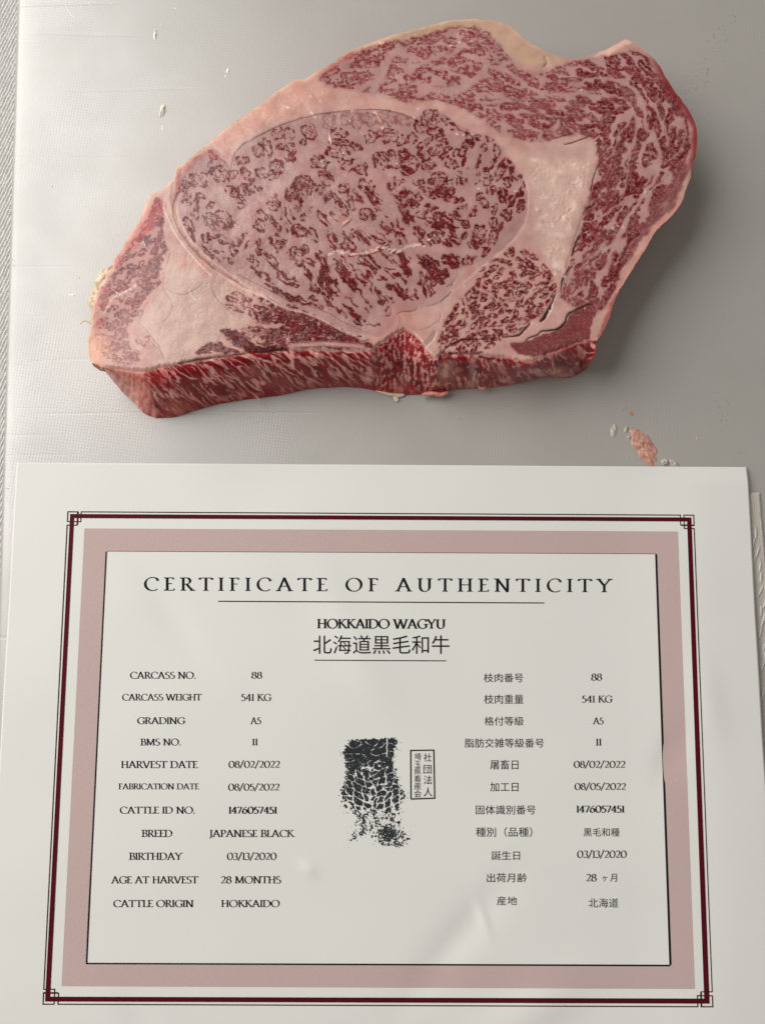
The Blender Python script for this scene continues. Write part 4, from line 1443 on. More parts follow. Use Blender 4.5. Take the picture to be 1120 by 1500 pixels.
# ---- lines: membranes, slits and ridges
def slit(pts, w, depth, dark=0.9, colr=None, taper=True):
    """dark groove; w may be a list of widths along the points"""
    global Cc, Hh
    P = catmull(pts, 6)
    d = np.full(U.shape, 1e9)
    xs = [p[0] for p in P]
    ys = [p[1] for p in P]
    i0, i1 = int(max(0, min(ys) - 14 - v0)), int(max(ys) + 14 - v0)
    j0, j1 = int(max(0, min(xs) - 14 - u0)), int(max(xs) + 14 - u0)
    sl = (slice(i0, i1), slice(j0, j1))
    X, Y = U[sl] + 0.25 * W1[sl], V[sl] + 0.25 * W2[sl]
    best = np.full(X.shape, 1e9)
    n = len(P) - 1
    for i in range(n):
        (x0, y0), (x1, y1) = P[i], P[i + 1]
        t = (i + .5) / n
        ww = w if not taper else w * (0.35 + 0.65 * math.sin(math.pi * min(max(t, 0.03), 0.97)) ** 0.6)
        d_ = seg_dist(X, Y, [P[i], P[i + 1]]) - ww / 2
        best = np.minimum(best, d_)
    m = smooth(0.8, -0.6, best)
    c = lin((58, 22, 22)) if colr is None else lin(colr)
    tmp = Cc[sl]
    Cc[sl] = mixc(tmp, c, dark * m)
    Hh[sl] -= (0.8 if w > 2 else 0.5) * depth * smooth(w * 0.3 + 0.8, -0.5, best)


def ridge(pts, w, hgt, colr=(232, 200, 188), amt_=0.4):
    global Cc, Hh
    P = catmull(pts, 6)
    xs = [p[0] for p in P]
    ys = [p[1] for p in P]
    i0, i1 = int(max(0, min(ys) - 14 - v0)), int(max(ys) + 14 - v0)
    j0, j1 = int(max(0, min(xs) - 14 - u0)), int(max(xs) + 14 - u0)
    sl = (slice(i0, i1), slice(j0, j1))
    d = seg_dist(U[sl] + .2 * W1[sl], V[sl] + .2 * W2[sl], P)
    m = np.exp(-(d / w) ** 2)
    Hh[sl] += 0.45 * hgt * m
    Cc[sl] = mixc(Cc[sl], lin(colr), amt_ * m)


brown = (84, 44, 40)
slit([(318, 230), (328, 236), (335, 246), (341, 253)], 1.1, 0.8, .8, brown)
slit([(341, 253), (339, 240), (345, 224), (358, 211), (380, 199), (400, 188), (420, 180), (440, 174), (462, 169)], 1.3, 1.0, .85, brown)
slit([(462, 168.5), (490, 164), (515, 161.5)], 1.4, 1, .8, brown)
slit([(520, 161), (545, 160), (560, 161), (580, 165), (600, 171)], 1.3, 1, .8, brown)
slit([(600, 171), (606, 174)], 1.5, 1, .8, brown)
slit([(868, 446), (858, 447), (846, 452), (832, 460), (827, 472), (818, 481), (805, 484), (793, 485), (786, 491), (775, 495), (770, 500)], 2.4, 3.5, 0.95, (14, 6, 8))
slit([(866, 430), (862, 437), (866, 446)], 1.6, 2, .9, brown)
slit([(813, 432), (806, 448), (800, 460), (792, 472)], 2.4, 4, .95, (52, 12, 18))
slit([(806, 449), (799, 461), (792, 471)], 5.2, 5, .95, (52, 12, 18))
slit([(776, 474), (768, 483), (758, 491), (740, 494)], 3.2, 4, .95, (56, 14, 20))
slit([(645, 520), (652, 512), (664, 504), (680, 498), (700, 497), (712, 494)], 2.0, 3, .9, (70, 10, 20))
slit([(634, 531), (641, 528), (645, 519)], 3.0, 4, .95, (60, 6, 14))
slit([(867, 283), (867, 268), (871, 252), (878, 238)], 1.6, 2, .85, brown)
slit([(826, 212), (840, 208), (862, 200)], 2.2, 2, .9, (90, 34, 36))
slit([(808, 204), (822, 200), (836, 196)], 1.5, 1.5, .8, (90, 34, 36))
slit([(873, 228), (877, 215), (881, 200)], 1.6, 2, .8, brown)
slit([(821, 425), (823, 412), (828, 400), (838, 391)], 2.4, 3, 1, (44, 10, 16))
slit([(838, 375), (842, 358), (850, 344), (862, 334)], 2.0, 2.5, 1, (44, 10, 16))
slit([(853, 314), (860, 306), (872, 299)], 2.2, 2, .9, (70, 12, 22))
slit([(908, 382), (914, 372), (924, 352), (934, 345)], 2.6, 3, .8, (96, 40, 40))
slit([(583, 459), (592, 456), (603, 456), (611, 452)], 1.3, 1.5, .75, brown)
slit([(624, 449), (634, 446), (642, 443)], 1.1, 1.2, .7, brown)
slit([(644, 443), (652, 436), (661, 427)], 1.7, 2, .85, brown)
slit([(654, 420), (664, 414), (671, 405), (675, 392), (677, 386)], 1.6, 2.5, .8, brown)
slit([(583, 459), (586, 470), (582, 482)], 1.0, 1.5, .5, brown)
slit([(617, 484), (630, 478), (643, 470), (645, 458)], 1.4, 2.5, .5, (120, 80, 70))
slit([(620, 508), (630, 498), (636, 488)], 6, 3, .35, (120, 84, 74))
slit([(262, 533), (275, 531), (292, 528), (310, 525), (322, 523)], 4.2, 3, .9, (70, 44, 40))
slit([(322, 523), (345, 520), (372, 517), (400, 514), (425, 511)], 1.8, 2.5, .85, (60, 14, 22))
slit([(988, 238), (998, 230), (1006, 222)], 2.4, 3, .8, (80, 10, 18))
slit([(796, 98), (800, 92), (798, 84)], 4.0, 3, .6, (90, 60, 62))
slit([(262, 284), (256, 305), (260, 325), (272, 348), (292, 372), (318, 394), (350, 414)], 5.0, 3.0, .35, (132, 104, 98))  # soft shading of the groove below the eye, painted as a darker line
slit([(268, 345), (290, 371), (318, 396), (345, 412), (365, 424)], 1.2, 1.2, .5, brown)
slit([(348, 402), (372, 414), (400, 428), (420, 440), (445, 446), (475, 456), (500, 470), (530, 484)], 1.2, 1.2, .55, (100, 58, 54))
slit([(392, 436), (402, 442), (412, 448)], 1.6, 2, .9, (60, 34, 34))
slit([(524, 492), (530, 493)], 2.2, 2, .9, (40, 16, 18))
slit([(533, 500), (541, 497)], 1.6, 2, .6, (80, 50, 46))
for q in ([(241, 398), (240, 420), (243, 430), (252, 442), (252, 458), (243, 468), (236, 480), (231, 500)],
          [(243, 422), (256, 429), (268, 432), (282, 427), (292, 420), (298, 416)],
          [(203, 474), (214, 482), (222, 494), (233, 506), (238, 518), (242, 530)],
          [(222, 436), (212, 452), (204, 472)], [(250, 370), (246, 384), (242, 396)], [(312, 412), (310, 425), (325, 445), (345, 462)],
          [(316, 412), (312, 420), (318, 436)], [(700, 390), (712, 384)], [(275, 525), (262, 534)], [(264, 533), (270, 520)],
          [(240, 530), (236, 515), (226, 506)]):
    slit(q, 1.1, 1.3, .42, (118, 88, 82))
slit([(838, 305), (830, 312), (822, 318), (816, 326)], 2.0, 3.5, .35, (150, 110, 92))
slit([(800, 402), (812, 395), (820, 400), (826, 392)], 1.6, 3, .35, (150, 110, 92))
slit([(872, 252), (862, 292), (848, 330), (834, 372), (827, 398)], 1.4, 3, .5, (150, 104, 92))
ridge([(766, 258), (773, 275), (774, 300), (770, 325), (757, 347), (742, 362), (722, 380), (704, 394), (690, 406), (680, 414), (680, 420)], 1.5, 1.8)  # raised edge right of the eye, its highlight painted as a pale line
ridge([(674, 388), (672, 402), (664, 416)], 1.2, 1.2, (236, 200, 190), .5)
ridge([(243, 290), (240, 305), (246, 318), (256, 340), (268, 358), (290, 384), (310, 404)], 1.3, 2.0, (238, 214, 200), .5)
ridge([(250, 268), (248, 290), (252, 310), (262, 332)], 3.5, 2.5, (216, 178, 162), .4)
ridge([(385, 434), (400, 442), (420, 452), (445, 458), (470, 468), (500, 484), (520, 492)], 1.5, 1.6, (232, 200, 186), .5)  # membrane line with its highlight painted into the colour
ridge([(318, 396), (350, 420), (385, 434)], 2.0, 1.2, (224, 190, 176), .4)
ridge([(425, 508), (450, 505), (480, 504), (510, 506), (530, 508)], 3.4, 1.5, (196, 150, 142), .85)
ridge([(270, 533), (300, 529), (318, 524)], 1.6, 2.2, (224, 190, 176), .6)
ridge([(276, 425), (280, 432), (288, 440)], 0.9, 0.8, (240, 224, 206), .5)
# scraped ridge across the eye
for sx in np.arange(482, 640, 3.2):
    sy = 374 + (sx - 482) * (-0.09) + 3.0 * math.sin(sx / 9.0) + random.uniform(-2, 2)
    if random.random() < 0.75 and sx < 622:
        ridge([(sx, sy), (sx + 2.5, sy - 1)], random.uniform(.9, 1.8), random.uniform(1, 2.4), (236, 204, 192), .75)
for (sx, sy) in ((457, 165), (461, 171), (515, 163), (549, 164), (553, 170), (557, 177), (560, 187), (512, 176), (668, 196), (679, 197), (690, 197), (612, 160), (606, 172), (700, 276), (880, 203), (872, 208), (840, 242), (855, 245), (862, 240), (846, 247),
                 (690, 60), (703, 61), (674, 62), (660, 67), (755, 280), (420, 157), (422, 158), (470, 148), (455, 140), (850, 132), (885, 333), (905, 331), (912, 332), (897, 335), (945, 280), (804, 455), (856, 452), (812, 402), (826, 405),
                 (472, 235), (474, 243), (504, 225), (580, 240), (345, 330), (350, 333), (280, 318), (210, 354), (212, 358), (195, 412), (192, 424), (183, 428), (172, 430), (162, 440), (157, 450), (176, 430), (198, 418)):
    ridge([(sx, sy), (sx + random.uniform(-2, 2), sy + random.uniform(-2, 2))], random.uniform(.8, 1.5), random.uniform(1.2, 2.6), (240, 214, 202), .7)
# torn edge in the tail
ridge([(200, 417), (190, 425), (176, 432), (166, 436), (160, 448), (154, 458)], 2.0, 2.2, (226, 190, 178), .55)
for (sx, sy, gx_, gy_) in ((784, 235, 6, 3), (812, 262, 4, 9), (822, 252, 6, 4), (800, 290, 5, 4), (812, 300, 6, 3), (826, 322, 5, 7), (835, 335, 4, 8), (800, 318, 6, 4), (788, 305, 4, 3), (818, 345, 9, 4), (803, 372, 6, 7), (816, 388, 5, 6), (824, 392, 3, 8), (841, 300, 4, 8), (790, 332, 5, 5), (808, 330, 4, 3), (848, 268, 5, 6)):
    m = np.exp(-((UW - sx) / gx_) ** 2 - ((VW - sy) / gy_) ** 2)
    Hh += 1.8 * m
    Cc = mixc(Cc, lin((238, 212, 196)), 0.5 * m)

# ---- rims: reddish and cream edges
dN = seg_dist(U, V, [p for p in SIL if p[1] < 470 or (p[0] < 140)], False)      # only a guide, open chain
rim = smooth(7, 0.5, sd)
upper = smooth(300, 200, V) + smooth(200, 150, U)
tops = smooth(8, 1, sd + 1.5 * n_med) * notcut
# cream rim along the top and left, pink on the right, red on the far lower right
cream = tops * np.clip(smooth(620, 560, U + 0.2 * V) + smooth(130, 60, V) * smooth(840, 700, U), 0, 1)
Cc = mixc(Cc, lin((220, 168, 146)), 0.8 * cream)
Cc = mixc(Cc, lin((226, 190, 158)), 0.5 * smooth(4, 1, sd) * cream)
oc = sdf(UW, VW, catmull([(560, 58), (640, 34), (690, 26), (735, 30), (755, 46), (785, 68), (810, 82), (830, 88), (820, 97), (790, 94), (765, 96), (745, 80), (722, 56), (700, 42), (660, 42), (600, 58)], 3, True))
Cc = mixc(Cc, lin((190, 156, 132)), 0.85 * smooth(-1, 5, oc))
tipm = sdf(UW, VW, catmull([(900, 62), (915, 54), (926, 62), (915, 68), (895, 78), (870, 84), (880, 74)], 3, True))
Cc = mixc(Cc, lin((232, 190, 172)), .8 * smooth(-2, 4, tipm))
redrim = smooth(13, 2, sd + 2 * n_med) * smooth(930, 970, U + 0.2 * (V - 100)) * smooth(270, 230, V)
Cc = mixc(Cc, lin((128, 30, 38)), 0.9 * redrim)
pinkr = smooth(7, 2, sd + 1.5 * n_med) * smooth(870, 890, U) * smooth(285, 305, V) * smooth(500, 470, V)
Cc = mixc(Cc, lin((206, 140, 126)), 0.75 * pinkr)
lr = sdf(UW, VW, catmull([(232, 292), (242, 292), (236, 318), (216, 344), (196, 366), (178, 384), (166, 396), (160, 392), (172, 372), (190, 346), (208, 318), (218, 298)], 3, True))
Cc = mixc(Cc, lin((190, 62, 58)), 0.62 * smooth(-3, 4, lr) * np.clip(0.65 + 0.6 * n_med, 0, 1))
lr2 = sdf(UW, VW, catmull([(262, 250), (300, 222), (318, 219), (318, 228), (296, 236), (272, 258), (262, 285), (256, 285)], 3, True))
Cc = mixc(Cc, lin((160, 62, 60)), 0.55 * smooth(-3, 3, lr2) * np.clip(0.6 + 0.7 * n_med, 0, 1))
lr3 = sdf(UW, VW, catmull([(466, 104), (500, 82), (520, 74), (520, 82), (498, 96), (484, 110), (470, 116)], 3, True))
Cc = mixc(Cc, lin((180, 88, 82)), 0.55 * smooth(-3, 3, lr3) * np.clip(0.6 + 0.7 * n_med, 0, 1))
lr4 = sdf(UW, VW, catmull([(144, 430), (156, 420), (160, 440), (152, 458), (150, 480), (142, 490), (134, 470)], 3, True))
Cc = mixc(Cc, lin((180, 80, 74)), 0.55 * smooth(-3, 3, lr4) * np.clip(0.6 + 0.7 * n_med, 0, 1))
lr5 = smooth(170, 140, U) * smooth(480, 500, V) * notcut
Cc = mixc(Cc, lin((232, 168, 140)), 0.6 * lr5)

# ---- the cut side facing the camera
# fibre direction changes along the side
Uf, Vf = U, V
fa = np.interp(gu, [150, 220, 260, 330, 420, 500, 560, 600, 640, 700, 780, 870], [60, 20, 28, 34, 38, 44, 52, 62, 66, 72, 30, 20])[None, :] + 0 * V
ca, sa = np.cos(np.radians(fa)), np.sin(np.radians(fa))
warpf = 3.5 * noise(U / 60, V / 40, 501)
al = (U - 150) * np.cos(np.radians(38)) + V * np.sin(np.radians(38))
ac = -(U - 150) * np.sin(np.radians(38)) + V * np.cos(np.radians(38)) + warpf + 0.0
# curve fibres: add curvature with depth down the side
ac = ac - 7 * (ft - 0.5) ** 2 + np.interp(gu, [150, 230, 560, 600, 700, 800, 870], [26, 8, 0, 10, 34, 10, 0])[None, :]
fib = noise(al / 60, ac / 4.2, 503) + 0.7 * noise(al / 34, ac / 2.2, 504) + 0.6 * noise(al / 60, ac / 12, 505) + 0.2
rough_zone = smooth(535, 560, U) * smooth(655, 636, U)
fr2 = fbm(U / 13, V / 9, 506, 4)
fr3 = 1 - np.abs(noise((U + 0.35 * V) / 7, (V - .2 * U) / 17, 507)) * 2.4
fib = fib * (1 - 0.75 * rough_zone) + rough_zone * (0.7 * fr2 + 0.55 * (fr3 - 0.5)) - 0.05
acw = ac + 2.2 * noise(al / 18, ac / 8, 530) + 0.8 * noise(al / 7, ac / 4, 531)
ln1 = smooth(0.17, 0.07, np.abs(noise(al / 52, acw / 8.5, 521)))
ln2 = smooth(0.17, 0.07, np.abs(noise(al / 36, acw / 5.4, 523) + 0.1))
gate = smooth(-0.25, 0.0, noise(al / 28, ac / 12, 524))
lnm = np.maximum(ln1 * gate, 0.85 * ln2 * smooth(-0.05, 0.15, noise(al / 24, ac / 10, 525)))
patchy = smooth(0.32, 0.55, noise(al / 30, acw / 9, 526) + 0.25 * noise(al / 9, ac / 4, 527))
rz2 = smooth(632, 652, U)
a7 = np.radians(70.0)
al2 = (U - 640) * np.cos(a7) + V * np.sin(a7)
ac2 = -(U - 640) * np.sin(a7) + V * np.cos(a7) + 3 * noise(U / 16, V / 14, 541) + 1.2 * noise(U / 6, V / 6, 542) + np.clip(U - 750, 0, 200) * 0.25 * (ft - .5)
sp2 = np.maximum(smooth(0.17, 0.06, np.abs(noise(al2 / 26, ac2 / 7.5, 543))) * smooth(-0.2, 0.1, noise(U / 20, V / 16, 544)), 0.8 * smooth(0.2, 0.5, noise(al2 / 22, ac2 / 11, 545) + 0.3 * noise(U / 6, V / 6, 546)))
lnm = lnm * (1 - rz2) + sp2 * rz2
patchy = patchy * (1 - rz2) + rz2 * 0.35 * smooth(0.2, 0.6, noise(U / 17, V / 11, 547))
pale = np.clip((1 - rough_zone) * np.maximum(lnm, 0.75 * patchy) + rough_zone * (0.85 * smooth(-0.15, 0.45, 0.8 * noise(U / 5, V / 9, 532) + 0.5 * noise(U / 3, V / 3, 533) + 0.4 * noise(U / 14, V / 14, 534))), 0, 1)
flC = mixc(np.zeros(U.shape + (3,)) + lin((146, 12, 26)), lin((230, 164, 154)), pale)
flC = mixc(flC, lin((82, 5, 16)), smooth(0.2, -0.5, noise(al / 60, ac / 8, 528)) * 0.7 * (1 - pale))
# brighter, wetter red near the lower edge, pink-fat at some spots
flC = mixc(flC, lin((160, 26, 34)), 0.5 * smooth(0.72, 0.98, ft))
flC = mixc(flC, lin((190, 70, 66)), 0.30 * smooth(0.9, 1.0, ft))
for (px_, py_, rx_, ry_, cc_, am_) in ((262, 596, 26, 13, (214, 120, 106), .8), (206, 575, 16, 22, (232, 170, 150), .8), (196, 566, 20, 14, (214, 120, 108), .6), (232, 556, 14, 14, (190, 24, 34), .75), (655, 545, 15, 20, (210, 150, 136), .75), (592, 558, 10, 16, (196, 140, 128), .5),
                                      (692, 545, 5, 22, (214, 170, 158), .7), (700, 562, 14, 6, (214, 160, 146), .6), (812, 545, 22, 8, (220, 160, 144), .85), (600, 505, 26, 14, (190, 84, 84), .5), (350, 575, 16, 7, (198, 110, 100), .6), (410, 560, 30, 10, (184, 120, 112), .45), (370, 545, 12, 12, (190, 130, 122), .5),
                                      (740, 545, 30, 14, (170, 60, 62), .4), (835, 520, 22, 10, (168, 40, 46), .6), (160, 548, 14, 8, (224, 150, 130), .7), (185, 548, 18, 8, (200, 130, 116), .6)):
    rx_, ry_ = rx_ * 0.9, ry_ * 0.9
    m = np.exp(-(((UW - px_) / rx_) ** 2 + ((VW - py_) / ry_) ** 2) ** 1.3) * (0.62 + 0.5 * pale)
    flC = mixc(flC, lin(cc_), am_ * m)
face_l = smooth(3, -3, (U - 213) - 0.26 * (V - 545) + 1.2 * n_med)      # end facet left of the corner, window light painted in as paler pink
flC = mixc(flC, mixc(np.zeros(U.shape + (3,)) + lin((222, 150, 132)), lin((186, 84, 80)), np.clip(0.45 + 0.8 * fbm(U / 7, V / 10, 508, 3), 0, 1)), 0.9 * face_l)
fm = smooth(-3.5, 1.0, (V - VC) + 1.5 * n_med) * smooth(134, 142, U) * (U < 874)
Cc = mixc(Cc, flC, fm)
Hh = Hh * (1 - fm) + fm * (1.6 * fib * (0.4 + 0.6 * rough_zone) * smooth(1, .85, ft))
# crumbly crest where side meets face on the right and middle
crest = np.exp(-((V - VC) / 3.0) ** 2) * (smooth(540, 560, U) * smooth(875, 865, U))
Hh += crest * 1.2 * np.clip(fbm(U / 7, V / 5, 511, 2) + .3, -.3, 1.3)
Cc = mixc(Cc, lin((206, 112, 104)), 0.5 * crest * smooth(760, 780, U))
Cc = mixc(Cc, lin((150, 34, 44)), 0.3 * crest * smooth(625, 600, U))

# lower right: dark red flesh visible below the pink rim
lrs = sdf(UW, VW, catmull([(910, 424), (905, 440), (896, 462), (886, 486), (876, 500), (874, 492), (880, 478), (888, 458), (898, 436)], 3, True))
Cc = mixc(Cc, lin((150, 60, 54)), .7 * smooth(-2, 2, lrs))
Cc = np.clip(Cc, 0.004, 0.9)

# ---- heights
lip = smooth(9, 0, VC - V) * (V <= VC) * smooth(140, 170, U) * smooth(880, 860, U)
TK = 0.0225                      # steak thickness
top = TK + 0.0006 * fbm(U / 150, V / 150, 601, 2) + 0.0012 * np.exp(-(((U - 520) / 190) ** 2 + ((V - 320) / 110) ** 2)) - 0.002 * smooth(260, 140, U)
# edge rounding away from the cut side
bchain = [p for p in SIL if not ((150 < p[0] < 872) and p[1] > 495)]
k0 = next(i for i in range(len(SIL)) if SIL[i - 1][1] > 495 and SIL[i - 1][0] < 872 and SIL[i][0] >= 872 or False) if False else 0
# split the silhouette into the open chain outside the cut side
isb = [((140 < p[0] < 872.2) and p[1] > 497) for p in SIL]
startk = next(i for i in range(len(SIL)) if isb[i - 1] and not isb[i] and SIL[i][0] > 700)
chain = []
i = startk
while not isb[i % len(SIL)]:
    chain.append(SIL[i % len(SIL)])
    i += 1
dS = seg_dist(U, V, chain)
rnd = np.clip(1 - dS / 13.0, 0, 1)
Z = top - 0.0048 * rnd ** 2.4
# a few edges fall away more (fat tail at the top, lower right lip)
fall = smooth(26, 2, dS) * np.clip(np.exp(-((U - 745) / 50) ** 2 - ((V - 60) / 34) ** 2) * 1.3 + np.exp(-((U - 985) / 30) ** 2 - ((V - 285) / 50) ** 2) + .8 * np.exp(-((U - 890) / 20) ** 2 - ((V - 470) / 30) ** 2), 0, 1)
Z -= 0.0045 * fall
Z -= 0.0009 * lip ** 1.5 + np.where(flank, 0.0009, 0)
Z += Hh * 0.00008 * smooth(0.3, 3, sd)
prof = 1 - ft ** 1.45
base_low = 0.0006
zf = base_low + (Z - base_low) * prof
blendw = smooth(134, 190, U) * smooth(874, 850, U)
zfl = zf + Hh * 0.00012 * smooth(1, .9, ft)
Z = np.where(flank, Z * (1 - blendw) + zfl * blendw, Z)

# ---- mesh: keep cells touching the inside, pull outer vertices to the outline
keepv = sd > -0.9
cell = keepv[:-1, :-1] & keepv[1:, :-1] & keepv[:-1, 1:] & keepv[1:, 1:] & (np.maximum.reduce([sd[:-1, :-1], sd[1:, :-1], sd[:-1, 1:], sd[1:, 1:]]) > 0)
gy_, gx_ = np.gradient(sd)
mv = (sd < 0) & keepv
Us, Vs = U.copy(), V.copy()
gl = np.hypot(gx_, gy_) + 1e-6
Us[mv] += (-sd * gx_ / gl)[mv]
Vs[mv] += (-sd * gy_ / gl)[mv]
Z = np.maximum(Z, 0.0004)
XX, YY = unproj(Us, Vs, BT + Z)
ix = np.arange(U.size).reshape(U.shape)
quads = np.stack([ix[1:, :-1][cell], ix[1:, 1:][cell], ix[:-1, 1:][cell], ix[:-1, :-1][cell]], 1)
ALLP = np.stack([XX.ravel(), YY.ravel(), (BT + Z).ravel()], 1)
# shared normals
n0 = np.cross(ALLP[quads[:, 1]] - ALLP[quads[:, 0]], ALLP[quads[:, 2]] - ALLP[quads[:, 0]])
n0 /= np.linalg.norm(n0, axis=1)[:, None] + 1e-20
ALLN = np.zeros_like(ALLP)
for c_ in range(4):
    np.add.at(ALLN, quads[:, c_], n0)
ALLN /= np.linalg.norm(ALLN, axis=1)[:, None] + 1e-20

steak = empty('raw_steak', tuple(float(c) for c in (*unproj(560, 330, BT), BT)))
tag(steak, 'thick raw marbled rib steak with dark red flecks and pale fat seams', 'steak')
SO = np.array(steak.location)
tailp = sdf(U, V, [(118, 380), (200, 280), (243, 285), (246, 300), (250, 370), (240, 420), (205, 470), (240, 530), (215, 545), (118, 545)])
reg = np.zeros(U.shape, int)
reg[tailp > 0] = 5
reg[d_low > 0] = 4
reg[d_cap > 0] = 2
reg[d_eye > 0] = 1
reg[d_inn > 0] = 3
reg[d_sol > 0] = 6
reg[KL > 0] = 7
reg[(KRc > 0)] = 8
reg[flank] = 9
rc = reg[:-1, :-1][cell]
names = {0: ('seam_fat', None), 1: ('eye_muscle', 'large oval eye muscle marbled with curled red flecks'), 2: ('cap_muscle', 'long cap muscle wrapping the top and right of the steak'),
         3: ('inner_muscle', 'round finely marbled muscle at the lower right'), 4: ('lower_muscle', 'dark wedge of muscle below the eye'), 5: ('tail_muscle', 'pale narrow tail at the left end'),
         6: ('side_muscle', 'solid dark red muscle at the lower right corner'), 7: ('fat_kernel', 'smooth cream kernel of fat on the left'), 8: ('fat_kernel', 'crumbly cream kernel of fat on the right'), 9: ('cut_side', 'wet red side of the cut with streaked fibres')}
CF = Cc.reshape(-1, 3)
for r_, (nm, lb) in names.items():
    q = quads[rc == r_]
    if len(q) == 0:
        continue
    used, inv = np.unique(q.ravel(), return_inverse=True)
    o = make_mesh(nm, ALLP[used] - SO, inv.reshape(-1, 4), M_meat, steak, CF[used], normals=ALLN[used])
    if lb:
        o['label'] = lb
# skirt down to the board
E0 = np.concatenate([quads[:, [0, 1]], quads[:, [1, 2]], quads[:, [2, 3]], quads[:, [3, 0]]])
key = np.sort(E0, axis=1)
kk = key[:, 0].astype(np.int64) * U.size + key[:, 1]
uq, first, cnt = np.unique(kk, return_index=True, return_counts=True)
BE = E0[first[cnt == 1]]
bv, binv = np.unique(BE.ravel(), return_inverse=True)
binv = binv.reshape(-1, 2)
Pb = ALLP[bv]
nb = len(bv)
nrmxy = -np.stack([gx_.ravel()[bv], -gy_.ravel()[bv]], 1)
nrmxy /= np.linalg.norm(nrmxy, axis=1)[:, None] + 1e-9
rings, rcol = [Pb], [CF[bv]]
levels = [(0.82, 0.0), (0.6, -0.0008), (0.35, -0.0020), (0.12, -0.0034), (0.0, -0.0042)]
for fz, push in levels:
    q = Pb.copy()
    q[:, 2] = BT + 0.0003 + (Pb[:, 2] - BT - 0.0003) * fz
    jit_ = 0.0003 * noise(Pb[:, 0] / 0.004 + 9, Pb[:, 1] / 0.004 + fz * 8, 611)
    tall = np.clip((Pb[:, 2] - BT) / 0.015, 0, 1)
    q[:, :2] += nrmxy * ((push + jit_) * tall)[:, None]
    rings.append(q)
    nn_ = np.clip(0.5 + fbm(Pb[:, 0] / 0.006, Pb[:, 1] / 0.006 + fz * 5, 613, 3), 0, 1)
    rcol.append(mixc(np.zeros((nb, 3)) + lin((150, 40, 44)), lin((214, 150, 134)), nn_))
SV = np.concatenate(rings)
SC = np.concatenate(rcol)
sf = []
for l_ in range(len(levels)):
    a, b = binv[:, 0] + l_ * nb, binv[:, 1] + l_ * nb
    sf.append(np.stack([b, a, a + nb, b + nb], 1))
make_mesh('outer_edge', SV - SO, np.concatenate(sf), M_meat, steak, SC)


def steak_z(u, v):
    i = int(np.clip(round((v - v0) / st), 0, Z.shape[0] - 1))
    j = int(np.clip(round((u - u0) / st), 0, Z.shape[1] - 1))
    return BT + float(Z[i, j])


def shred(pts, w, hgt, mat, parent, z0, colors=None, name='loose_shred', lift=0.0, org=None, label=None):
    """small bent sliver of fat or meat following photo pixels"""
    P = np.array(catmull(pts, 5))
    n = len(P)
    m = 8
    vv = []
    for i in range(n):
        t = i / (n - 1)
        d = P[min(i + 1, n - 1)] - P[max(i - 1, 0)]
        d = d / (np.linalg.norm(d) + 1e-9)
        nn = np.array([-d[1], d[0]])
        ww = w * (0.25 + 0.75 * math.sin(math.pi * (0.08 + 0.84 * t)) ** 0.7) * (1 + 0.25 * float(noise(t * 6, w, 5)))
        zc = z0 + lift * math.sin(math.pi * t) + hgt * 0.5
        for k_ in range(m):
            a = 2 * math.pi * k_ / m
            q = P[i] + nn * ww / 2 * math.cos(a)
            zz = zc + hgt / 2 * math.sin(a) * (0.5 + 0.5 * math.sin(math.pi * t))
            x, y = unproj(q[0], q[1], zz)
            vv.append((float(x), float(y), zz))
    fs = []
    for i in range(n - 1):
        for k_ in range(m):
            a, b = i * m + k_, i * m + (k_ + 1) % m
            fs.append((a, b, b + m, a + m))
    fs.append(tuple(range(m))[::-1])
    fs.append(tuple((n - 1) * m + k_ for k_ in range(m)))
    vv = np.array(vv)
    if parent is not None:
        off = np.array(parent.location)
    else:
        off = vv.mean(0) * (1, 1, 0) + (0, 0, z0)
    col_ = None
    if colors is not None:
        n_ = np.clip(0.5 + fbm(vv[:, 0] / 0.0015, vv[:, 1] / 0.0015, 9, 2), 0, 1)[:, None]
        col_ = lin(colors[0]) * (1 - n_) + lin(colors[1]) * n_
    o = make_mesh(name, vv - off, fs, mat, parent, col_)
    if parent is None:
        o.location = tuple(off)
    if label:
        o['label'] = label
    return o


fatcol = ((216, 200, 170), (206, 180, 152))
pk = ((232, 176, 160), (214, 120, 110))
for bx_, by_, brx, bry, ban, bz, bh in ((157, 410, 24, 14, -58, 0.0110, .0035), (144, 440, 13, 22, 4, 0.0100, .0035)):
    blob('fat_curl', bx_, by_, brx, bry, ban, bh, M_scrap, BT + bz, int(bx_), 8, 34, .3, steak, fatcol)
shred([(133, 474), (126, 470), (121, 471), (117, 475)], 2.2, 0.0005, M_scrap, steak, BT + 0.006, fatcol, 'fat_curl', label='thin whisker of fat sticking out')
shred([(550, 571), (570, 577), (586, 579), (592, 577)], 6, 0.0008, M_scrap, steak, BT + 0.0006, ((206, 190, 172), (226, 200, 180)), 'sinew_flap', label='pale sinew tip poking out below the cut side')
shred([(577, 577), (580, 583), (582, 588)], 8, 0.0006, M_scrap, steak, BT + 0.0004, ((206, 190, 172), (226, 200, 180)), 'sinew_flap')
shred([(618, 578), (632, 576), (645, 578), (656, 574)], 7, 0.0022, M_scrap, steak, BT + 0.002, pk, 'loose_shred')
shred([(700, 566), (706, 569), (712, 566)], 4, 0.002, M_scrap, steak, BT + 0.003, pk, 'loose_shred')
shred([(365, 573), (374, 579), (381, 588)], 2.0, 0.001, M_scrap, steak, BT + 0.004, pk, 'loose_shred')
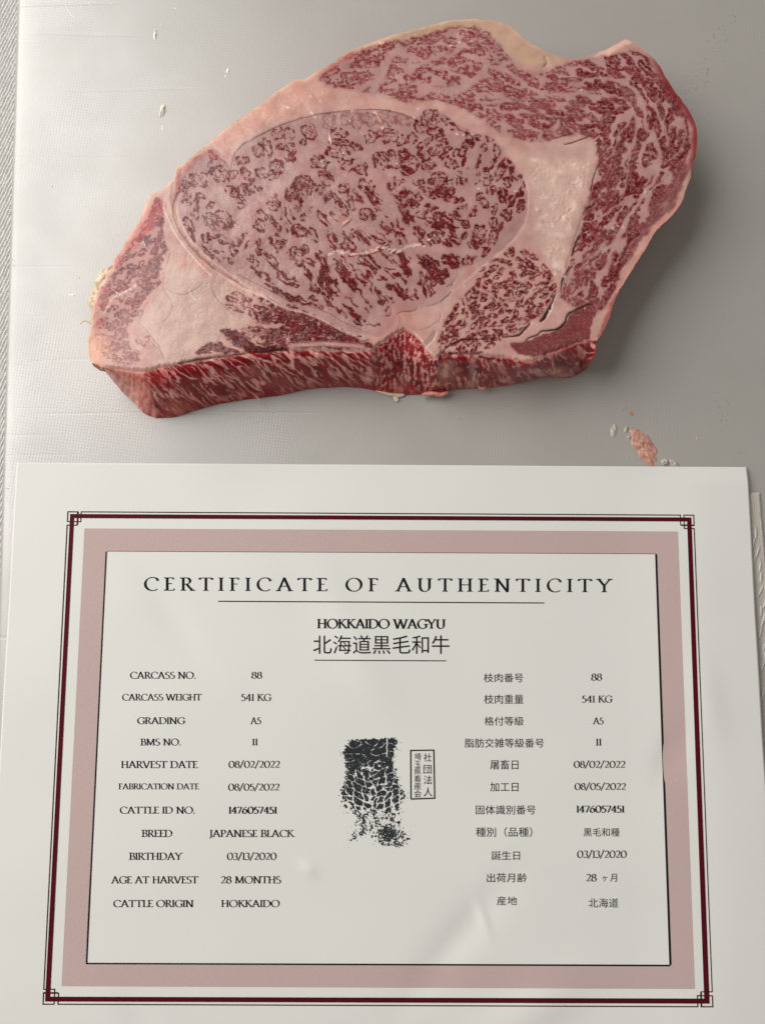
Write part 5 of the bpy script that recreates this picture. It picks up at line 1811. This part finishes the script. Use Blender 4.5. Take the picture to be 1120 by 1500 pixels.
for pts, w in (([(479, 193), (480, 199), (484, 205), (483, 211)], 6), ([(498, 327), (503, 329), (508, 325), (511, 318)], 6), ([(555, 66), (560, 63), (566, 68)], 8), ([(869, 208), (874, 203), (880, 199)], 4),
               ([(549, 166), (555, 173), (559, 184)], 3.5), ([(625, 355), (629, 352), (631, 355)], 5), ([(559, 362), (566, 358)], 3.5), ([(519, 376), (527, 373), (534, 375)], 5), ([(536, 374), (546, 370), (552, 369)], 4)):
    mid = pts[len(pts) // 2]
    zz = steak_z(mid[0], mid[1])
    an_ = math.degrees(math.atan2(pts[-1][1] - pts[0][1], pts[-1][0] - pts[0][0]))
    ll_ = math.hypot(pts[-1][1] - pts[0][1], pts[-1][0] - pts[0][0])
    blob('loose_shred', mid[0], mid[1], max(ll_ * .55, 2.5), w * 0.42, an_, 0.0007, M_scrap, zz - 0.0001, int(mid[0]), 6, 22, .45, steak, ((226, 176, 160), (200, 130, 118)))

# ------------------------------------------------------------------ scraps and crumbs on the board
sc_ = blob('meat_scrap', 941, 654, 33, 13.5, 58, 0.0011, M_scrap, seed=4, nr=12, na=44, rough=.28, colors=((176, 116, 100), (206, 164, 146)))
tag(sc_, 'long pinkish scrap of meat lying on the board just above the certificate', 'meat scrap')
CR = [(898, 631, 5, 11, 12, .0008, 'wide translucent flake of fat to the left of the pink scrap', 'pale'), (916, 630, 3, 6, 10, .0008, 'small pale crumb between the wide flake and the pink scrap', 'pale'),
      (921, 641, 4, 2.6, 30, .0009, 'tiny white crumb touching the upper end of the pink scrap', 'pale'), (973, 677, 6, 5.5, 20, .0016, 'round glossy crumb of fat at the certificate edge right of the pink scrap', 'pale'),
      (986, 680, 10, 5, 30, .0010, 'pale triangular flake of fat half under the certificate edge', 'pale'), (925, 606, 5, 4.5, 0, .0003, 'small reddish smear above the pink scrap', 'red'),
      (238.5, 162, 4, 10, 15, .0012, 'pale greenish white crumb of fat on the board left of the steak top', 'fat'), (238, 187, 1.6, 6, 10, .0003, 'faint thin smear just below the pale crumb left of the steak', 'pale'),
      (227.5, 51, 2.2, 9, 8, .0007, 'thin comma shaped splash near the top left of the board', 'pale'), (334, 104, 2.6, 4.5, 5, .0006, 'small pale fleck above the left end of the steak', 'pale'),
      (331, 112, 1.8, 1.8, 0, .0004, 'tiny dot under the pale fleck above the steak', 'pale'), (107, 432, 7, 2.4, -5, .0004, 'flat clear flake on the board left of the steak tail', 'pale'),
      (671, 611, 1.6, 2.4, 10, .0004, 'lone white fleck on the shaded board below the steak', 'pale'), (1020, 643, 2.2, 1.6, 30, .0005, 'bright white fleck on the board right of the pink scrap', 'pale'),
      (919, 669, 1.6, 1.4, 0, .0004, 'white dot left of the lower end of the pink scrap', 'pale'), (257, 13, 2.5, 1.6, 20, .0004, 'white fleck near the top edge above the comma splash', 'pale')]
for i_, (x, y, rx_, ry_, an, hh, lb, kd) in enumerate(CR):
    mt = M_fat_lit if (kd == 'pale' and x < 400) else {'pale': M_fat_shaded, 'fat': M_fat_lit, 'red': M_scrap}[kd]  # crumbs on the left take the lit copy of the fat colour
    nm = 'blood_smear' if kd == 'red' else 'fat_crumb'
    o = blob(nm, x, y, rx_, ry_, an, hh, mt, seed=20 + i_, nr=5, na=20, rough=.35, colors=((176, 108, 88), (190, 128, 104)) if kd == 'red' else None)
    tag(o, lb, 'smear' if kd == 'red' else 'crumb', 'small crumbs scattered on the board')

# fine scratches and specks worn into the board surface
M_scr = mat_plain('scratch_white', (0.75, 0.74, 0.70), 0.4, 0, 500, .05)
M_spk = mat_plain('speck_dark', (0.10, 0.09, 0.08), 0.7, 0, 500, .1)


def flat_bits(name, items, mat, dz=0.00026):
    vv, fs = [], []
    for pts, w in items:
        P = np.array(pts, float)
        n = len(P)
        b0 = len(vv)
        for i in range(n):
            d = P[min(i + 1, n - 1)] - P[max(i - 1, 0)]
            d = d / (np.linalg.norm(d) + 1e-9)
            nn = np.array([-d[1], d[0]]) * w / 2 * (0.4 + 0.6 * math.sin(math.pi * (i + .3) / (n - 1 + .6)))
            for s_ in (1, -1):
                x, y = unproj(P[i][0] + s_ * nn[0], P[i][1] + s_ * nn[1], BT)
                vv.append((float(x) - board.location.x, float(y) - board.location.y, BT + dz))
        for i in range(n - 1):
            fs.append((b0 + 2 * i, b0 + 2 * i + 1, b0 + 2 * i + 3, b0 + 2 * i + 2))
    o = make_mesh(name, vv, fs, mat, board, shade=False)
    o['kind'] = 'stuff'
    return o


scr = []
for pts in ([(97, 2), (99, 14), (107, 25), (118, 31)], [(116, 2), (119, 10), (121, 14)], [(130, 3), (133, 10)], [(160, 9), (166, 5)], [(234, 40), (240, 31)]):
    scr.append((catmull(pts, 5), 0.9))
flat_bits('scratch_marks', scr, M_scr)
spk = []
r5 = random.Random(5)
for _ in range(60):
    t = r5.random()
    x = 1006 + 62 * t + r5.gauss(0, 8)
    y = 160 - 130 * t + r5.gauss(0, 16)
    spk.append(([(x, y), (x + r5.uniform(-1, 1), y + r5.uniform(.6, 1.6))], r5.uniform(.5, 1.0)))
for _ in range(26):
    x, y = 1055 + r5.gauss(0, 7), 600 + r5.gauss(0, 16)
    spk.append(([(x, y), (x + r5.uniform(-.8, .8), y + r5.uniform(.5, 1.3))], r5.uniform(.5, .9)))
for x, y in ((117, 407), (77, 273), (19, 380), (20, 388), (916, 597), (912, 600), (919, 626), (920, 628), (11, 715), (1083, 662)):
    spk.append(([(x, y), (x + .5, y + 1.4)], 1.1))
flat_bits('dark_specks', spk, M_spk)
print('scene built')
